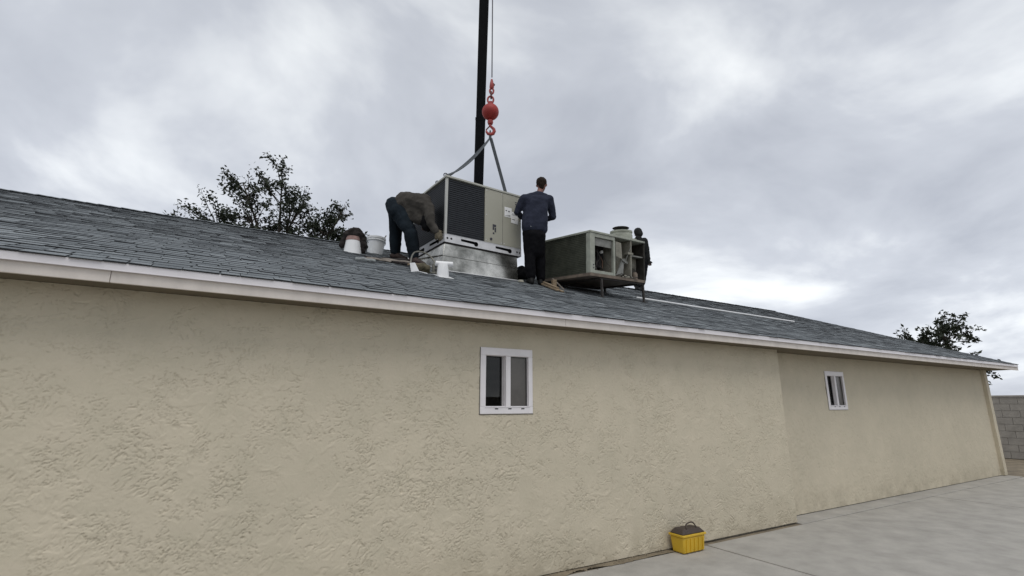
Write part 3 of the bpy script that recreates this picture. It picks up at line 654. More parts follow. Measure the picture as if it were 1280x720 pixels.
# fan ring and cap on the top
fx, fy = 1.18, .33
fr2 = op_('fan_ring', MB().lathe([(.205, 0), (.205, .13), (.195, .14), (.195, .17), (.205, .175), (.205, .205), (.16, .215), (.15, .20), (.145, .13), (.0, .12)], (fx, fy, OH), 30), M['old_paint'], 0)
cp = MB()
for k in range(4):
    t = k * pi / 2 + .4; cp.tube([(fx + .10 * cos(t), fy + .10 * sin(t), OH + .12), (fx + .10 * cos(t), fy + .10 * sin(t), OH + .262)], .006, 6)
op_('cap_strut', cp, M['iron'], 0, fr2)
op_('cap_disc', MB().lathe([(0, .262), (.150, .264), (.155, .270), (.14, .280), (0, .285)], (fx - .01, fy, OH), 28), M['iron'], 0, fr2)
op_('side_box', MB().box(fx + .20, fx + .30, fy - .12, fy + .25, OH + .0005, OH + .09), M['old_paint'])
# iron stand: rails and legs that meet the slope
Mo = Matrix.Translation(old.location) @ Euler(old.rotation_euler, 'YXZ').to_matrix().to_4x4()
stand = empty('iron_stand', (5.6, 6.3, rz(6.3)))
tag(stand, 'rusty angle iron stand with thin legs under the old green unit', 'stand')
def so_(name, mb): return mb.build(name, M['iron'], stand, local=False)
for (a, b) in (((.25, .04), (1.40, .04)), ((.25, 1.1), (1.40, 1.1)), ((.27, .065), (.27, 1.08)), ((1.38, .065), (1.38, 1.08))):
    so_('rail', MB().bar(Mo @ V(a[0], a[1], -.016), Mo @ V(b[0], b[1], -.016), .03, .03))
for (x, y) in ((.285, .02), (1.39, .02), (.35, .92), (1.39, .92)):
    p = Mo @ V(x, y, -.033); q = V(p.x + .003, p.y, rz(p.y) + .016)
    if p.z - q.z > .02: so_('leg', MB().bar(q, p, .036, .03)); so_('foot', MB().bar(q - V(.05, 0, 0), q + V(.05, 0, 0), .08, .008, upv=(0, -S, 1)))
so_('brace', MB().bar(Mo @ V(.30, .05, -.03) - V(0, 0, .06), Mo @ V(1.38, 1.0, -.03) - V(0, 0, .015), .02, .02))

# ------------------------------------------------------------------ crane: boom, rope, ball, hook, slings
crane = empty('crane', (9.87, 19.8, 0))
tag(crane, 'backlit dark telescopic crane boom rising behind the house roof', 'crane')
P0 = V(9.87, 19.8, 1.5); P1 = V(7.766, 15.347, 9.494); dB = (P1 - P0).normalized()
tB = (V(3.98, 7.35, 23.8) - P0).length
tS = (V(7.24, 14.23, 11.5) - P0).length
MB().bar(P0, P0 + dB * tS, .345, .40).build('lower_boom', M['crane_backlit_dark'], crane, local=False, bevel=.02)
MB().bar(P0 + dB * (tS - .4), P0 + dB * tB, .312, .35).build('upper_boom', M['crane_backlit_dark'], crane, local=False, bevel=.02)
MB().bar(P0 + dB * (tS - .06), P0 + dB * (tS + .04), .36, .42).build('boom_collar', M['crane_backlit_dark'], crane, local=False)
TIP = P0 + dB * tB
MB().lathe([(.05, -.08), (.30, -.08), (.30, -.05), (.26, -.03), (.26, .03), (.30, .05), (.30, .08), (.05, .08)], TIP + V(.0, -.05, .1), 24, M=Matrix.Rotation(pi / 2, 3, 'Y') @ Matrix.Rotation(.4, 3, 'X')).build('sheave', M['crane_backlit_dark'], crane, local=False)
MB().box(8.9, 10.8, 18.9, 23.5, .75, 1.35).build('carrier_deck', M['crane_backlit_dark'], crane, local=False, bevel=.03)
MB().lathe([(.7, 1.352), (.7, 1.6), (.5, 1.75), (0, 1.75)], (9.87, 19.9, 0), 20).build('turntable', M['crane_backlit_dark'], crane, local=False)
for (x, y) in ((8.85, 19.6), (10.85, 19.6), (8.85, 22.8), (10.85, 22.8)):
    MB().lathe([(0, -.12), (.2, -.12), (.48, -.14), (.5, -.1), (.5, .1), (.48, .14), (.2, .12), (0, .12)], (x, y, .5), 20, M=Matrix.Rotation(pi / 2, 3, 'Y')).build('wheel', M['black_part'], crane, local=False)
BALL = V(3.945, 7.349, 6.918)
rope = MB().tube([V(3.965, 7.340, 7.66), V(3.955, 7.345, 12), TIP + V(-.02, -.28, .1)], .011, 8).build('hoist_rope', M['cable_steel'], crane, local=False)
hb = empty('hook_block', BALL - V(0, 0, .7)); tag(hb, 'red crane ball with hook hanging from the steel rope', 'crane hook')
def hp(name, mb, m): return mb.build(name, m, hb, local=False)
R_ = .158
hp('ball', MB().lathe([(max(0.0, R_ * sin(pi * i / 18)) if 0 < i < 18 else 0.0, -R_ * cos(pi * i / 18)) for i in range(19)], BALL, 32), M['ball_red'])
hp('neck', MB().lathe([(.05, 0), (.055, .05), (.03, .06)], BALL + V(0, 0, R_ - .01), 16), M['hook_red'])
def ring(c, a, b, r, ax1, ax2, n=20):
    return [V(*c) + V(*ax1) * a * cos(2 * pi * i / n) + V(*ax2) * b * sin(2 * pi * i / n) for i in range(n + 1)]
RX, RZ, RYY = (.857, -.515, 0), (0, 0, 1), (.515, .857, 0)
hp('shackle', MB().tube(ring(BALL + V(0, 0, .255), .055, .075, .018, RX, RZ), .018, 8, cap=False), M['hook_red'])
hp('link', MB().tube(ring(BALL + V(.012, 0, .36), .03, .07, .015, RYY, RZ), .017, 8, cap=False), M['chain_dark'])
hp('link', MB().tube(ring(BALL + V(.022, 0, .45), .035, .06, .015, RX, RZ), .018, 8, cap=False), M['hook_red'])
hp('socket', MB().lathe([(.03, 0), (.045, .03), (.035, .12), (.018, .2), (0, .2)], BALL + V(.022, 0, .50), 12), M['hook_red'])
hp('wedge', MB().bar(BALL + V(.0, 0, .53), BALL + V(.06, -.02, .60), .04, .05), M['chain_dark'])
hp('swivel', MB().lathe([(.0, -.09), (.045, -.085), (.055, -.05), (.05, -.01), (.03, .01)], BALL + V(0, 0, -R_ - .01), 14), M['hook_red'])
hk = [BALL + V(*RX) * x + V(0, 0, z) for x, z in ((0, -.24), (-.005, -.285), (.03, -.32), (.065, -.355), (.075, -.40), (.055, -.445), (.01, -.465), (-.04, -.45), (-.07, -.41), (-.072, -.375))]
hp('hook', MB().tube(hk, [.026, .024, .026, .030, .033, .034, .033, .028, .020, .010], 10), M['hook_red'])
hp('latch', MB().bar(BALL + V(*RX) * -.015 + V(0, 0, -.30), BALL + V(*RX) * -.075 + V(0, 0, -.37), .016, .02), M['chain_dark'])
EYE = BALL + V(*RX) * 0.0 + V(0, 0, -.445)
def strap_pts(a, b, sag, n=18):
    return [lerp(a, b, i / n) + V(0, 0, -sag * 4 * (i / n) * (1 - i / n)) for i in range(n + 1)]
def strap(name, a, b, sag, w, label, twist=0.0):
    o_ = empty(name, tuple(b)); tag(o_, label, 'sling', 'lifting slings')
    pts = strap_pts(a, b, sag); mb = MB()
    L_ = (b - a).normalized(); side = L_.cross(V(.515, .857, 0)).normalized(); nrm = L_.cross(side).normalized()
    vs_ = []
    for i, p in enumerate(pts):
        th = twist * i / len(pts); s_ = (side * cos(th) + nrm * sin(th)) * w / 2; n_ = (nrm * cos(th) - side * sin(th)) * .008
        vs_ += [p - s_ - n_, p + s_ - n_, p + s_ + n_, p - s_ + n_]
    fs = [(0, 1, 2, 3)] + [(i*4+k, (i+1)*4+k, (i+1)*4+(k+1)%4, i*4+(k+1)%4) for i in range(len(pts)-1) for k in range(4)] + [tuple(reversed([(len(pts)-1)*4+k for k in range(4)]))]
    mb.add(vs_, fs); mb.build('web', M['strap'], o_, local=False)
    MB().tube([a, a + V(0, 0, .03), EYE + V(.0, 0, .06), EYE + V(0, 0, .012)], .014, 8).build('loop', M['strap'], o_, local=False)
    MB().tube(ring(b + V(0, 0, .0), .035, .035, .01, (1, 0, 0), (0, 0, 1), 14), .009, 6, cap=False).build('shackle', M['cable_steel'], o_, local=False)
def ul(x, y, z): return Mu @ V(x, y, z)
JN = EYE + V(0, 0, -.10)
strap('lifting_sling', JN + V(.012, -.005, 0), ul(UL - .01, .40, UH + .035), 0.0, .058, 'taut grey lifting sling from the hook to the right of the unit')
strap('lifting_sling', JN + V(-.012, .0, -.01), ul(.03, .08, UH + .035), .13, .026, 'lower slack grey lifting sling curving left to the unit top')
strap('lifting_sling', JN + V(-.006, .012, 0), ul(.05, .42, UH + .035), .085, .026, 'upper slack grey lifting sling curving left from the hook')

# ------------------------------------------------------------------ people
_b = bmesh.new(); bmesh.ops.create_icosphere(_b, subdivisions=2, radius=1.0); ICO = [v.co.copy() for v in _b.verts]; _b.free()
def hull(bm, sph):
    """adds the convex hull of spheres [(point, radius), ...] to bm"""
    h = bmesh.new()
    for p, r in sph:
        for c in ICO: h.verts.new(Vector(p) + c * r)
    bmesh.ops.convex_hull(h, input=list(h.verts))
    loose = [v for v in h.verts if not v.link_faces]
    if loose: bmesh.ops.delete(h, geom=loose, context='VERTS')
    me = bpy.data.meshes.new('h'); h.to_mesh(me); h.free()
    bm.from_mesh(me); bpy.data.meshes.remove(me)
def blob(name, parts, material, parent, voxel=.011, smooth=6, wrinkle=0.0, wscale=.12, cut=None):
    bm = bmesh.new()
    for q in parts: hull(bm, q)
    me = bpy.data.meshes.new('tmp'); bm.to_mesh(me); bm.free()
    o = bpy.data.objects.new('tmp', me); COL.objects.link(o)
    rm_ = o.modifiers.new('r', 'REMESH'); rm_.mode = 'VOXEL'; rm_.voxel_size = voxel
    if smooth: s_ = o.modifiers.new('s', 'SMOOTH'); s_.factor = .5; s_.iterations = smooth
    if wrinkle:
        tx_ = bpy.data.textures.new('fold', 'CLOUDS'); tx_.noise_scale = wscale; tx_.noise_depth = 2
        d_ = o.modifiers.new('d', 'DISPLACE'); d_.texture = tx_; d_.strength = wrinkle; d_.mid_level = .5; d_.texture_coords = 'GLOBAL'
    m2 = bpy.data.meshes.new_from_object(o.evaluated_get(bpy.context.evaluated_depsgraph_get()))
    bpy.data.objects.remove(o); bpy.data.meshes.remove(me)
    m2.name = name; m2.materials.clear()
    m2.polygons.foreach_set('use_smooth', [True] * len(m2.polygons))
    return link(name, m2, material, parent, local=False)
def vv3(J): return {k: V(*p) for k, p in J.items()}
def hand_parts(wr, hd, palm_n, curl=.6, k=1.0, thumb_side=1):
    """palm and five unequal bent fingers growing from the wrist towards hd"""
    d = (hd - wr).normalized(); n_ = (palm_n - d * palm_n.dot(d)).normalized(); s_ = d.cross(n_) * thumb_side
    palm_end = wr + d * .085 * k; out = [[(wr, .026 * k), (palm_end + s_ * .028 * k, .016 * k), (palm_end - s_ * .028 * k, .015 * k)]]
    for i, ln in enumerate((.070, .078, .072, .056)):
        b = palm_end + s_ * (.030 - .020 * i) * k
        a1 = b + (d * cos(curl * .5) + n_ * sin(curl * .5)) * ln * .45 * k
        a2 = a1 + (d * cos(curl * 1.4) + n_ * sin(curl * 1.4)) * ln * .32 * k
        a3 = a2 + (d * cos(curl * 2.1) + n_ * sin(curl * 2.1)) * ln * .25 * k
        for p, q in ((b, a1), (a1, a2), (a2, a3)): out.append([(p, .0098 * k), (q, .0092 * k)])
    tb = wr + d * .03 * k + s_ * .025 * k; t1 = tb + (d * .6 + s_ * .7 + n_ * .2).normalized() * .04 * k; t2 = t1 + (d * .85 + s_ * .2 + n_ * .4).normalized() * .032 * k
    out += [[(tb, .014 * k), (t1, .0115 * k)], [(t1, .0115 * k), (t2, .010 * k)]]
    return out
def head_parts(c, fwd, upv, k=1.0):
    """skull, jaw, nose, ears, brow"""
    f_ = fwd.normalized(); u_ = (upv - f_ * upv.dot(f_)).normalized(); s_ = f_.cross(u_)
    q = lambda a, b, d: c + (f_ * a + s_ * b + u_ * d) * k
    return [[(q(-.02, 0, .03), .088 * k), (q(.02, 0, .02), .080 * k)], [(q(.03, 0, -.03), .062 * k), (q(.045, 0, -.085), .030 * k)], [(q(-.01, 0, -.03), .07 * k)],
            [(q(.092, 0, .005), .010 * k), (q(.108, 0, -.028), .014 * k)], [(q(.085, .03, .022), .012 * k), (q(.085, -.03, .022), .012 * k)],
            [(q(-.005, .080, .012), .018 * k), (q(-.01, .084, -.02), .011 * k)], [(q(-.005, -.080, .012), .018 * k), (q(-.01, -.084, -.02), .011 * k)],
            [(q(.088, .018, -.058), .009 * k), (q(.088, -.018, -.058), .009 * k)]]
def foot_parts(ank, toe, r=1.0):
    d = (toe - ank); d.z = 0; d.normalize(); g_ = ank.copy()
    heel = ank - d * .05; heel.z = rz(heel.y) + .045; tp_ = ank + d * .19; tp_.z = rz(tp_.y) + .036; mid_ = ank + d * .07; mid_.z = rz(mid_.y) + .06
    side = V(-d.y, d.x, 0)
    return [[(ank + V(0, 0, .06), .056 * r), (ank, .052 * r)], [(ank, .052 * r), (heel, .042 * r), (mid_, .05 * r)], [(mid_ + side * .012, .048 * r), (mid_ - side * .012, .048 * r), (tp_ + side * .018, .034 * r), (tp_ - side * .018, .034 * r), (heel, .04 * r)]]

def make_person(name, label, J, mats, opt):
    J = vv3(J)
    for a_, t__ in (('ankL', 'toeL'), ('ankR', 'toeR')): J[a_].z = rz(min(J[a_].y, YR)) + .10
    root = empty(name, (J['ankL'] + J['ankR']) / 2 - V(0, 0, .1)); tag(root, label, 'person')
    b = opt.get('bulk', 1.0); shw = opt.get('loose', 1.0)
    # one continuous body
    body = []
    body += [[(J['shL'], .062), (J['shR'], .062), (J['chest'], .11)], [(J['chest'], .115), (J['shL'] * .5 + J['chest'] * .5, .09), (J['shR'] * .5 + J['chest'] * .5, .09), (J['waist'], .105)], [(J['waist'], .105), (J['hipL'], .095), (J['hipR'], .095), (J['pelvis'], .10)]]
    body += [[(J['neck'], .056), (J['head'] - (J['head'] - J['neck']).normalized() * .05, .052)], [(J['neck'], .058), (J['chest'], .10)]]
    for s in 'LR':
        body += [[(J['sh' + s], .056), (J['el' + s], .042)], [(J['el' + s], .042), (J['wr' + s], .028)]]
        body += [[(J['hip' + s], .088), (J['knee' + s], .060)], [(J['knee' + s], .058), (J['knee' + s] * .6 + J['ank' + s] * .4, .056), (J['ank' + s], .040)]]
        body += hand_parts(J['wr' + s], J['hand' + s], opt['palm'], opt.get('curl', .6), 1.0, 1 if s == 'L' else -1)
    body += head_parts(J['head'], opt['face'], opt['headup'], opt.get('hk', 1.0))
    bo = blob('body', body, mats['skin'], root, .0095, 3)
    f_ = opt['face'].normalized(); u_ = (opt['headup'] - f_ * opt['headup'].dot(f_)).normalized(); s__ = f_.cross(u_)
    for sg in (1, -1):
        MB().lathe([(.012 * sin(pi * i / 8) if 0 < i < 8 else 0, -.012 * cos(pi * i / 8)) for i in range(9)], J['head'] + f_ * .083 + s__ * sg * .032 + u_ * .004, 12).build('eye', M['eye_white'], root, local=False)
    # clothes
    T = []
    T += [[(J['shL'], .078 * b), (J['shR'], .078 * b), (J['chest'], .128 * b)], [(J['chest'], .130 * b), (J['shL'] * .5 + J['chest'] * .5, .112 * b), (J['shR'] * .5 + J['chest'] * .5, .112 * b), (J['waist'], .125 * b)],
          [(J['waist'], .125 * b), (J['hipL'] * .45 + J['waist'] * .55, .118 * b), (J['hipR'] * .45 + J['waist'] * .55, .118 * b)], [(J['neck'] + (J['chest'] - J['neck']) * .12, .074), (J['shL'] * .5 + J['neck'] * .5, .062), (J['shR'] * .5 + J['neck'] * .5, .062)]]
    T += opt.get('hem', [])
    for s in 'LR':
        cuff = J['wr' + s] + (J['el' + s] - J['wr' + s]) * .04
        T += [[(J['sh' + s], .076 * b), (J['el' + s], .060 * b)], [(J['el' + s], .060 * b), (cuff, .043 * b)]]
    T += opt.get('extra', [])
    blob('shirt' if 'shirt' in mats['topname'] else 'jacket', T, mats['top'], root, .011, 5, opt.get('wr', .022), opt.get('ws', .10))
    P_ = [[(J['waist'] * .35 + J['pelvis'] * .65, .122), (J['hipL'], .112), (J['hipR'], .112), (J['pelvis'], .118)]] + opt.get('seat', [])
    for s in 'LR':
        P_ += [[(J['hip' + s], .110), (J['knee' + s], .082 * shw)], [(J['knee' + s], .082 * shw), (J['knee' + s] * .5 + J['ank' + s] * .5, .080 * shw), (J['ank' + s] + V(0, 0, .045), .068 * shw)]]
    blob('trousers', P_, mats['legs'], root, .011, 4, .030, .14)
    for s in 'LR': blob('boot', foot_parts(J['ank' + s], J['toe' + s]), mats['boot'], root, .009, 3)
    return root, J, u_, f_, s__

MAN = dict(head=(4.596, 6.646, 5.311), neck=(4.530, 6.629, 5.130), shL=(4.275, 6.713, 5.025), shR=(4.705, 6.576, 5.050), chest=(4.478, 6.653, 4.945), waist=(4.453, 6.67, 4.64), pelvis=(4.44, 6.679, 4.467), hipL=(4.355, 6.697, 4.398), hipR=(4.535, 6.651, 4.415), kneeL=(4.390, 6.733, 3.988), kneeR=(4.600, 6.738, 4.03), ankL=(4.415, 6.73, 3.615), ankR=(4.640, 6.78, 3.684), toeL=(4.482, 6.90, 3.592), toeR=(4.76, 6.95, 3.664), elL=(4.200, 6.820, 4.800), wrL=(4.40, 6.99, 4.80), handL=(4.47, 7.03, 4.82), elR=(4.815, 6.628, 4.773), wrR=(4.80, 6.860, 4.78), handR=(4.745, 6.93, 4.80))
man, J, u_, f_, s__ = make_person('person', 'man in navy long sleeved shirt and black trousers standing between the two units', MAN,
    dict(skin=M['skin_red'], top=M['shirt_navy'], topname='shirt', legs=M['trouser_black'], boot=M['boot_black']),
    dict(palm=V(-.3, -.2, .9), face=V(.62, .78, -.05), headup=V(.05, .08, 1), hk=1.02, wr=.030, ws=.13, loose=1.18, bulk=1.04,
         hem=[[(V(4.40, 6.70, 4.95), .125), (V(4.56, 6.62, 4.95), .125), (V(4.37, 6.69, 4.56), .147), (V(4.54, 6.645, 4.57), .147), (V(4.37, 6.69, 4.50), .142), (V(4.54, 6.645, 4.51), .142)]],
         extra=[[(V(4.53, 6.63, 5.12), .07), (V(4.33, 6.70, 5.035), .075), (V(4.66, 6.59, 5.055), .075)]],
         seat=[[(V(4.40, 6.66, 4.36), .125), (V(4.51, 6.63, 4.36), .125), (V(4.42, 6.71, 4.10), .11), (V(4.54, 6.69, 4.10), .11)]]))
hair = [[(J['head'] - f_ * .03 + u_ * .048, .098), (J['head'] + f_ * .035 + u_ * .062, .080)], [(J['head'] - f_ * .065 - u_ * .01, .052), (J['head'] - f_ * .06 + u_ * .04, .06)]]
hair.append([(J['head'] - f_ * .05 - u_ * .05, .05), (J['head'] - f_ * .06, .06)])
blob('hair', hair, M['hair_brown'], man, .009, 2, .012, .03)
tg = J['pelvis'] + V(-.13, -.11, .02); MB().bar(tg, tg + V(.02, -.006, -.006), .008, .014).build('pocket_tag', M['paper_white'], man, local=False)

WORKER = dict(ankL=(2.431, 7.831, 4.07), toeL=(2.56, 7.74, 3.965), kneeL=(2.390, 7.737, 4.387), hipL=(2.318, 7.636, 4.750), ankR=(2.570, 7.323, 3.859), toeR=(2.69, 7.20, 3.738), kneeR=(2.505, 7.30, 4.235), hipR=(2.365, 7.42, 4.67), pelvis=(2.331, 7.517, 4.785), waist=(2.454, 7.40, 4.825), chest=(2.627, 7.238, 4.745), shL=(2.78, 7.36, 4.720), shR=(2.690, 7.048, 4.625), elR=(2.700, 6.960, 4.351), wrR=(2.770, 6.905, 4.200), handR=(2.827, 6.89, 4.134), elL=(2.80, 7.30, 4.440), wrL=(2.815, 7.08, 4.28), handL=(2.86, 7.00, 4.222), neck=(2.745, 7.173, 4.575), head=(2.715, 7.165, 4.400))
wk, J, u_, f_, s__ = make_person('person', 'worker in dark jacket and jeans bending over at the left end of the beige unit', WORKER,
    dict(skin=M['skin_dark'], top=M['jacket_brown'], topname='jacket', legs=M['jeans_dark'], boot=M['boot_brown']),
    dict(palm=V(.5, .6, -.4), face=V(.5, .35, -.8), headup=V(.7, -.1, .6), bulk=1.26, wr=.040, ws=.13, loose=1.28, curl=.9,
         hem=[[(V(2.40, 7.46, 4.84), .145), (V(2.46, 7.34, 4.50), .06), (V(2.62, 7.18, 4.47), .09), (V(2.64, 7.22, 4.78), .16)]],
         seat=[[(V(2.275, 7.545, 4.775), .14), (V(2.30, 7.47, 4.62), .13)], [(V(2.34, 7.47, 4.60), .13), (V(2.47, 7.32, 4.33), .115)], [(V(2.505, 7.30, 4.235), .115), (V(2.56, 7.32, 3.98), .10)]]))
cap = [[(J['head'] + u_ * .03 - f_ * .01, .112), (J['head'] - f_ * .06, .112), (J['neck'], .10)], [(J['head'] + V(0, -.03, -.03), .10)]]
blob('hood', cap, M['beanie'], wk, .010, 3)
for s in 'LR':
    blob('glove', [[(p, r * 1.16) for p, r in q] for q in hand_parts(J['wr' + s], J['hand' + s], V(.5, .6, -.4), .9, 1.12, 1 if s == 'L' else -1)], M['glove'], wk, .008, 2)

FAR = dict(head=(9.908, 9.606, 6.30), neck=(9.915, 9.598, 6.130), shL=(9.83, 9.80, 6.06), shR=(9.975, 9.43, 6.02), elR=(10.03, 9.41, 5.723), wrR=(10.03, 9.38, 5.45), handR=(10.04, 9.366, 5.36), elL=(9.75, 9.90, 5.78), wrL=(9.66, 9.80, 5.52), handL=(9.64, 9.76, 5.44), chest=(9.904, 9.609, 5.90), waist=(9.93, 9.60, 5.60), pelvis=(9.955, 9.598, 5.42), hipL=(9.92, 9.69, 5.36), hipR=(9.97, 9.51, 5.35), kneeL=(9.865, 9.741, 5.03), kneeR=(9.90, 9.499, 5.00), ankL=(9.87, 9.735, 4.768), ankR=(9.85, 9.55, 4.70), toeR=(9.744, 9.45, 4.638), toeL=(9.75, 9.60, 4.668))
fw_, J, u_, f_, s__ = make_person('person', 'person in dark clothes mostly hidden behind the old green unit', FAR,
    dict(skin=M['skin_dark'], top=M['jacket_green'], topname='jacket', legs=M['trouser_black'], boot=M['boot_black']),
    dict(palm=V(-.6, -.6, 0), face=V(-.2, .95, -.25), headup=V(-.1, -.1, 1), bulk=1.2, wr=.035, loose=1.15,
         hem=[[(V(9.96, 9.60, 5.60), .15), (V(9.99, 9.56, 5.36), .15)]]))
for s in 'LR':
    blob('glove', [[(p, r * 1.16) for p, r in q] for q in hand_parts(J['wr' + s], J['hand' + s], V(-.6, -.6, 0), .6, 1.15, 1 if s == 'L' else -1)], M['jacket_green'], fw_, .009, 2)
blob('hood', [[(J['head'] + u_ * .03 - f_ * .02, .118), (J['head'] - f_ * .04 - u_ * .05, .10)], [(J['neck'], .10)]], M['hood_grey'], fw_, .011, 3)

# ------------------------------------------------------------------ things on the roof
def on_roof(x, y, h=0.0): return V(x, y, rz(y) + .012 + h)
NR = V(0, -sin(A), cos(A))
# white tee vent in front of the curb
tv = empty('tee_vent', on_roof(2.48, 5.89)); tag(tv, 'short white tee topped vent pipe on the shingles before the metal curb', 'roof vent')
b0 = on_roof(2.48, 5.89)
MB().lathe([(.082, -.03), (.078, .05), (.070, .15), (.066, .165)], b0, 20).build('pipe', M['pvc_white'], tv, local=False)
MB().tube([b0 + V(-.095, .035, .178), b0 + V(-.09, .034, .178), b0 + V(.115, -.045, .172), b0 + V(.12, -.047, .172)], [.030, .034, .034, .030], 16).build('tee_cap', M['pvc_white'], tv, local=False)
MB().hexa([on_roof(2.40, 5.80, .0), on_roof(2.60, 5.80, .0), on_roof(2.60, 6.02, .0), on_roof(2.40, 6.02, .0), on_roof(2.40, 5.80, .006), on_roof(2.60, 5.80, .006), on_roof(2.60, 6.02, .006), on_roof(2.40, 6.02, .006)]).build('flashing', M['pvc_white'], tv, local=False)
# white flashing scrap
ws = MB(); c0 = on_roof(2.13, 6.02)
ws.hexa([c0 + V(-.03, .02, .0), c0 + V(.05, -.06, .0), c0 + V(.055, -.05, .0), c0 + V(-.02, .03, .0), c0 + V(-.05, .03, .12), c0 + V(.01, .0, .125), c0 + V(.015, .008, .125), c0 + V(-.04, .04, .12)])
ws.hexa([c0 + V(.03, -.05, 0), c0 + V(.15, -.10, -.03), c0 + V(.15, -.08, -.02), c0 + V(.04, -.03, 0), c0 + V(.03, -.05, .006), c0 + V(.15, -.10, -.024), c0 + V(.15, -.08, -.014), c0 + V(.04, -.03, .006)])
tag(ws.build('flashing_scrap', M['pvc_white']), 'white bent flashing scrap on the shingles below the bending worker', 'scrap')
# olive tool bag
def roof_blob(name, parts, m, label, cat, wr=.03, ws_=.07, vox=.012):
    root_ = None
    o = blob(name, parts, m, None, vox, 3, wr, ws_); return tag(o, label, cat)
c0 = on_roof(2.26, 6.10)
roof_blob('tool_bag', [[(c0 + V(-.05, .02, .05), .055), (c0 + V(.06, -.03, .05), .055), (c0 + V(.02, .0, .10), .04)], [(c0 + V(.05, .0, .03), .05), (c0 + V(.09, .02, .02), .04)]], M['bag_olive'], 'crumpled olive tool bag beside the white flashing scrap', 'bag', .05, .05)
# silver flexible conduit arching against the curb
hp_ = [p_ - V(.16, .0, .0) for p_ in [on_roof(2.33, 6.25, .02), on_roof(2.36, 6.35, .14), on_roof(2.44, 6.45, .235), on_roof(2.55, 6.45, .26), on_roof(2.66, 6.42, .22), on_roof(2.72, 6.35, .12), on_roof(2.74, 6.28, .01), on_roof(2.62, 6.1, .012), on_roof(2.45, 6.12, .012)]]
sp_ = smooth_path(hp_, 10)
tag(MB().tube(sp_, [.010 + .002 * (i % 2) for i in range(len(sp_))], 8).build('flexible_conduit', M['hose_silver']), 'silver flexible conduit arching in front of the metal curb', 'conduit')
jb = empty('junction_box', on_roof(2.50, 6.22)); tag(jb, 'small grey junction box beside the white tee vent', 'junction box')
b1 = on_roof(2.50, 6.22)
MB().box(b1.x - .035, b1.x + .035, b1.y - .03, b1.y + .03, b1.z - .02, b1.z + .13).build('box', M['hose_silver'], jb, local=False, bevel=.006)
kn = MB()
for z in (.04, .09): kn.lathe([(0, -.014), (.014, -.014), (.014, 0)], b1 + V(0, -.03, z), 10, M=Matrix.Rotation(-pi / 2, 3, 'X'))
kn.build('knockout', M['ink'], jb, local=False)
# white bucket near the ridge
def bucket(name, c, r0, r1, h, m, label, tilt=0.0):
    root_ = empty(name, tuple(c)); tag(root_, label, 'bucket')
    Mx = Matrix.Rotation(tilt, 3, 'Y')
    MB().lathe([(0, 0), (r0, 0), (r1, h - .03), (r1 + .008, h - .03), (r1 + .008, h), (r1 - .004, h), (r0 - .006, .012), (0, .012)], c, 28, M=Mx).build('shell', m, root_, local=False)
    rg = MB(); rg.lathe([(r1 + .0, h - .075), (r1 + .010, h - .07), (r1 + .010, h - .06), (r1 + .0, h - .055)], c, 28, M=Mx); rg.build('rim', m, root_, local=False)
    MB().tube([c + Mx @ V((r1 + .012) * cos(t), -(r1 + .03) * .35 * sin(t), h - .06 - .11 * sin(t)) for t in [pi * i / 14 for i in range(15)]], .004, 6).build('handle', M['cable_steel'], root_, local=False)
    return root_
bc = on_roof(2.235, 8.36)
bk = bucket('bucket', bc + V(0, 0, -.045), .125, .155, .315, M['bucket_white'], 'white plastic bucket on the shingles left of the bending worker', .05)
MB().bar(bc + V(.10, -.05, .2), bc + V(.165, -.06, .33), .018, .018).build('stirring_stick', M['wood_grey'], bk, local=False)
# round white roof jack at the left
vc = on_roof(1.745, 7.86)
vt = empty('vent_stack', tuple(vc)); tag(vt, 'tapered white roof vent under a bulky black cover, left of the white bucket', 'roof vent')
MB().lathe([(.15, -.09), (.135, .0), (.115, .17)], vc, 24).build('cone', M['pvc_white'], vt, local=False)
MB().lathe([(.118, .171), (.118, .235), (.10, .24)], vc, 24).build('shade_band', M['vent_shade_tint'], vt, local=False)  # shade under the cover, put in as a coloured band
blob('cover', [[(vc + V(-.06, .02, .27), .10), (vc + V(.06, -.02, .28), .105), (vc + V(0, 0, .33), .09)], [(vc + V(.09, -.02, .26), .07), (vc + V(.165, -.05, .12), .062), (vc + V(.15, -.04, .04), .05)], [(vc + V(-.10, .05, .26), .06), (vc + V(-.16, .08, .10), .05)]], M['felt_dark'], vt, .012, 3, .045, .06)
# pile of torn boards and felt under the worker's boots
pl = random.Random(3)
names = [('felt_strip', M['felt_dark'], 'dark torn roofing felt strip'), ('board', M['wood_grey'], 'weathered grey board')]
specs = [  # x, y, yaw, len, wid, thick, tilt, material, label
    (1.62, 6.50, -.25, .26, .12, .022, .03, 'slab_grey', 'pale grey paver lying on the shingles, leftmost of the scraps', 'paver'),
    (1.86, 6.72, -.45, .34, .10, .020, .05, 'wood_grey', 'weathered grey board next to the pale paver', 'board'),
    (1.98, 6.98, -.10, .50, .16, .018, .02, 'felt_dark', 'dark felt strip lying left of the boots', 'felt'),
    (2.16, 6.92, -.55, .42, .13, .020, .07, 'wood_grey', 'grey board lying across the dark felt strip', 'board'),
    (2.24, 7.16, .20, .40, .14, .020, .09, 'felt_dark', 'dark felt scrap just under the worker\'s far boot', 'felt'),
    (2.26, 6.72, -.35, .34, .09, .026, .05, 'felt_dark', 'dark felt roll end beside the white flashing scrap', 'felt'),
    (2.36, 6.62, -.75, .22, .07, .028, .12, 'wood_old', 'short brown wood offcut near the worker\'s boots', 'offcut')]
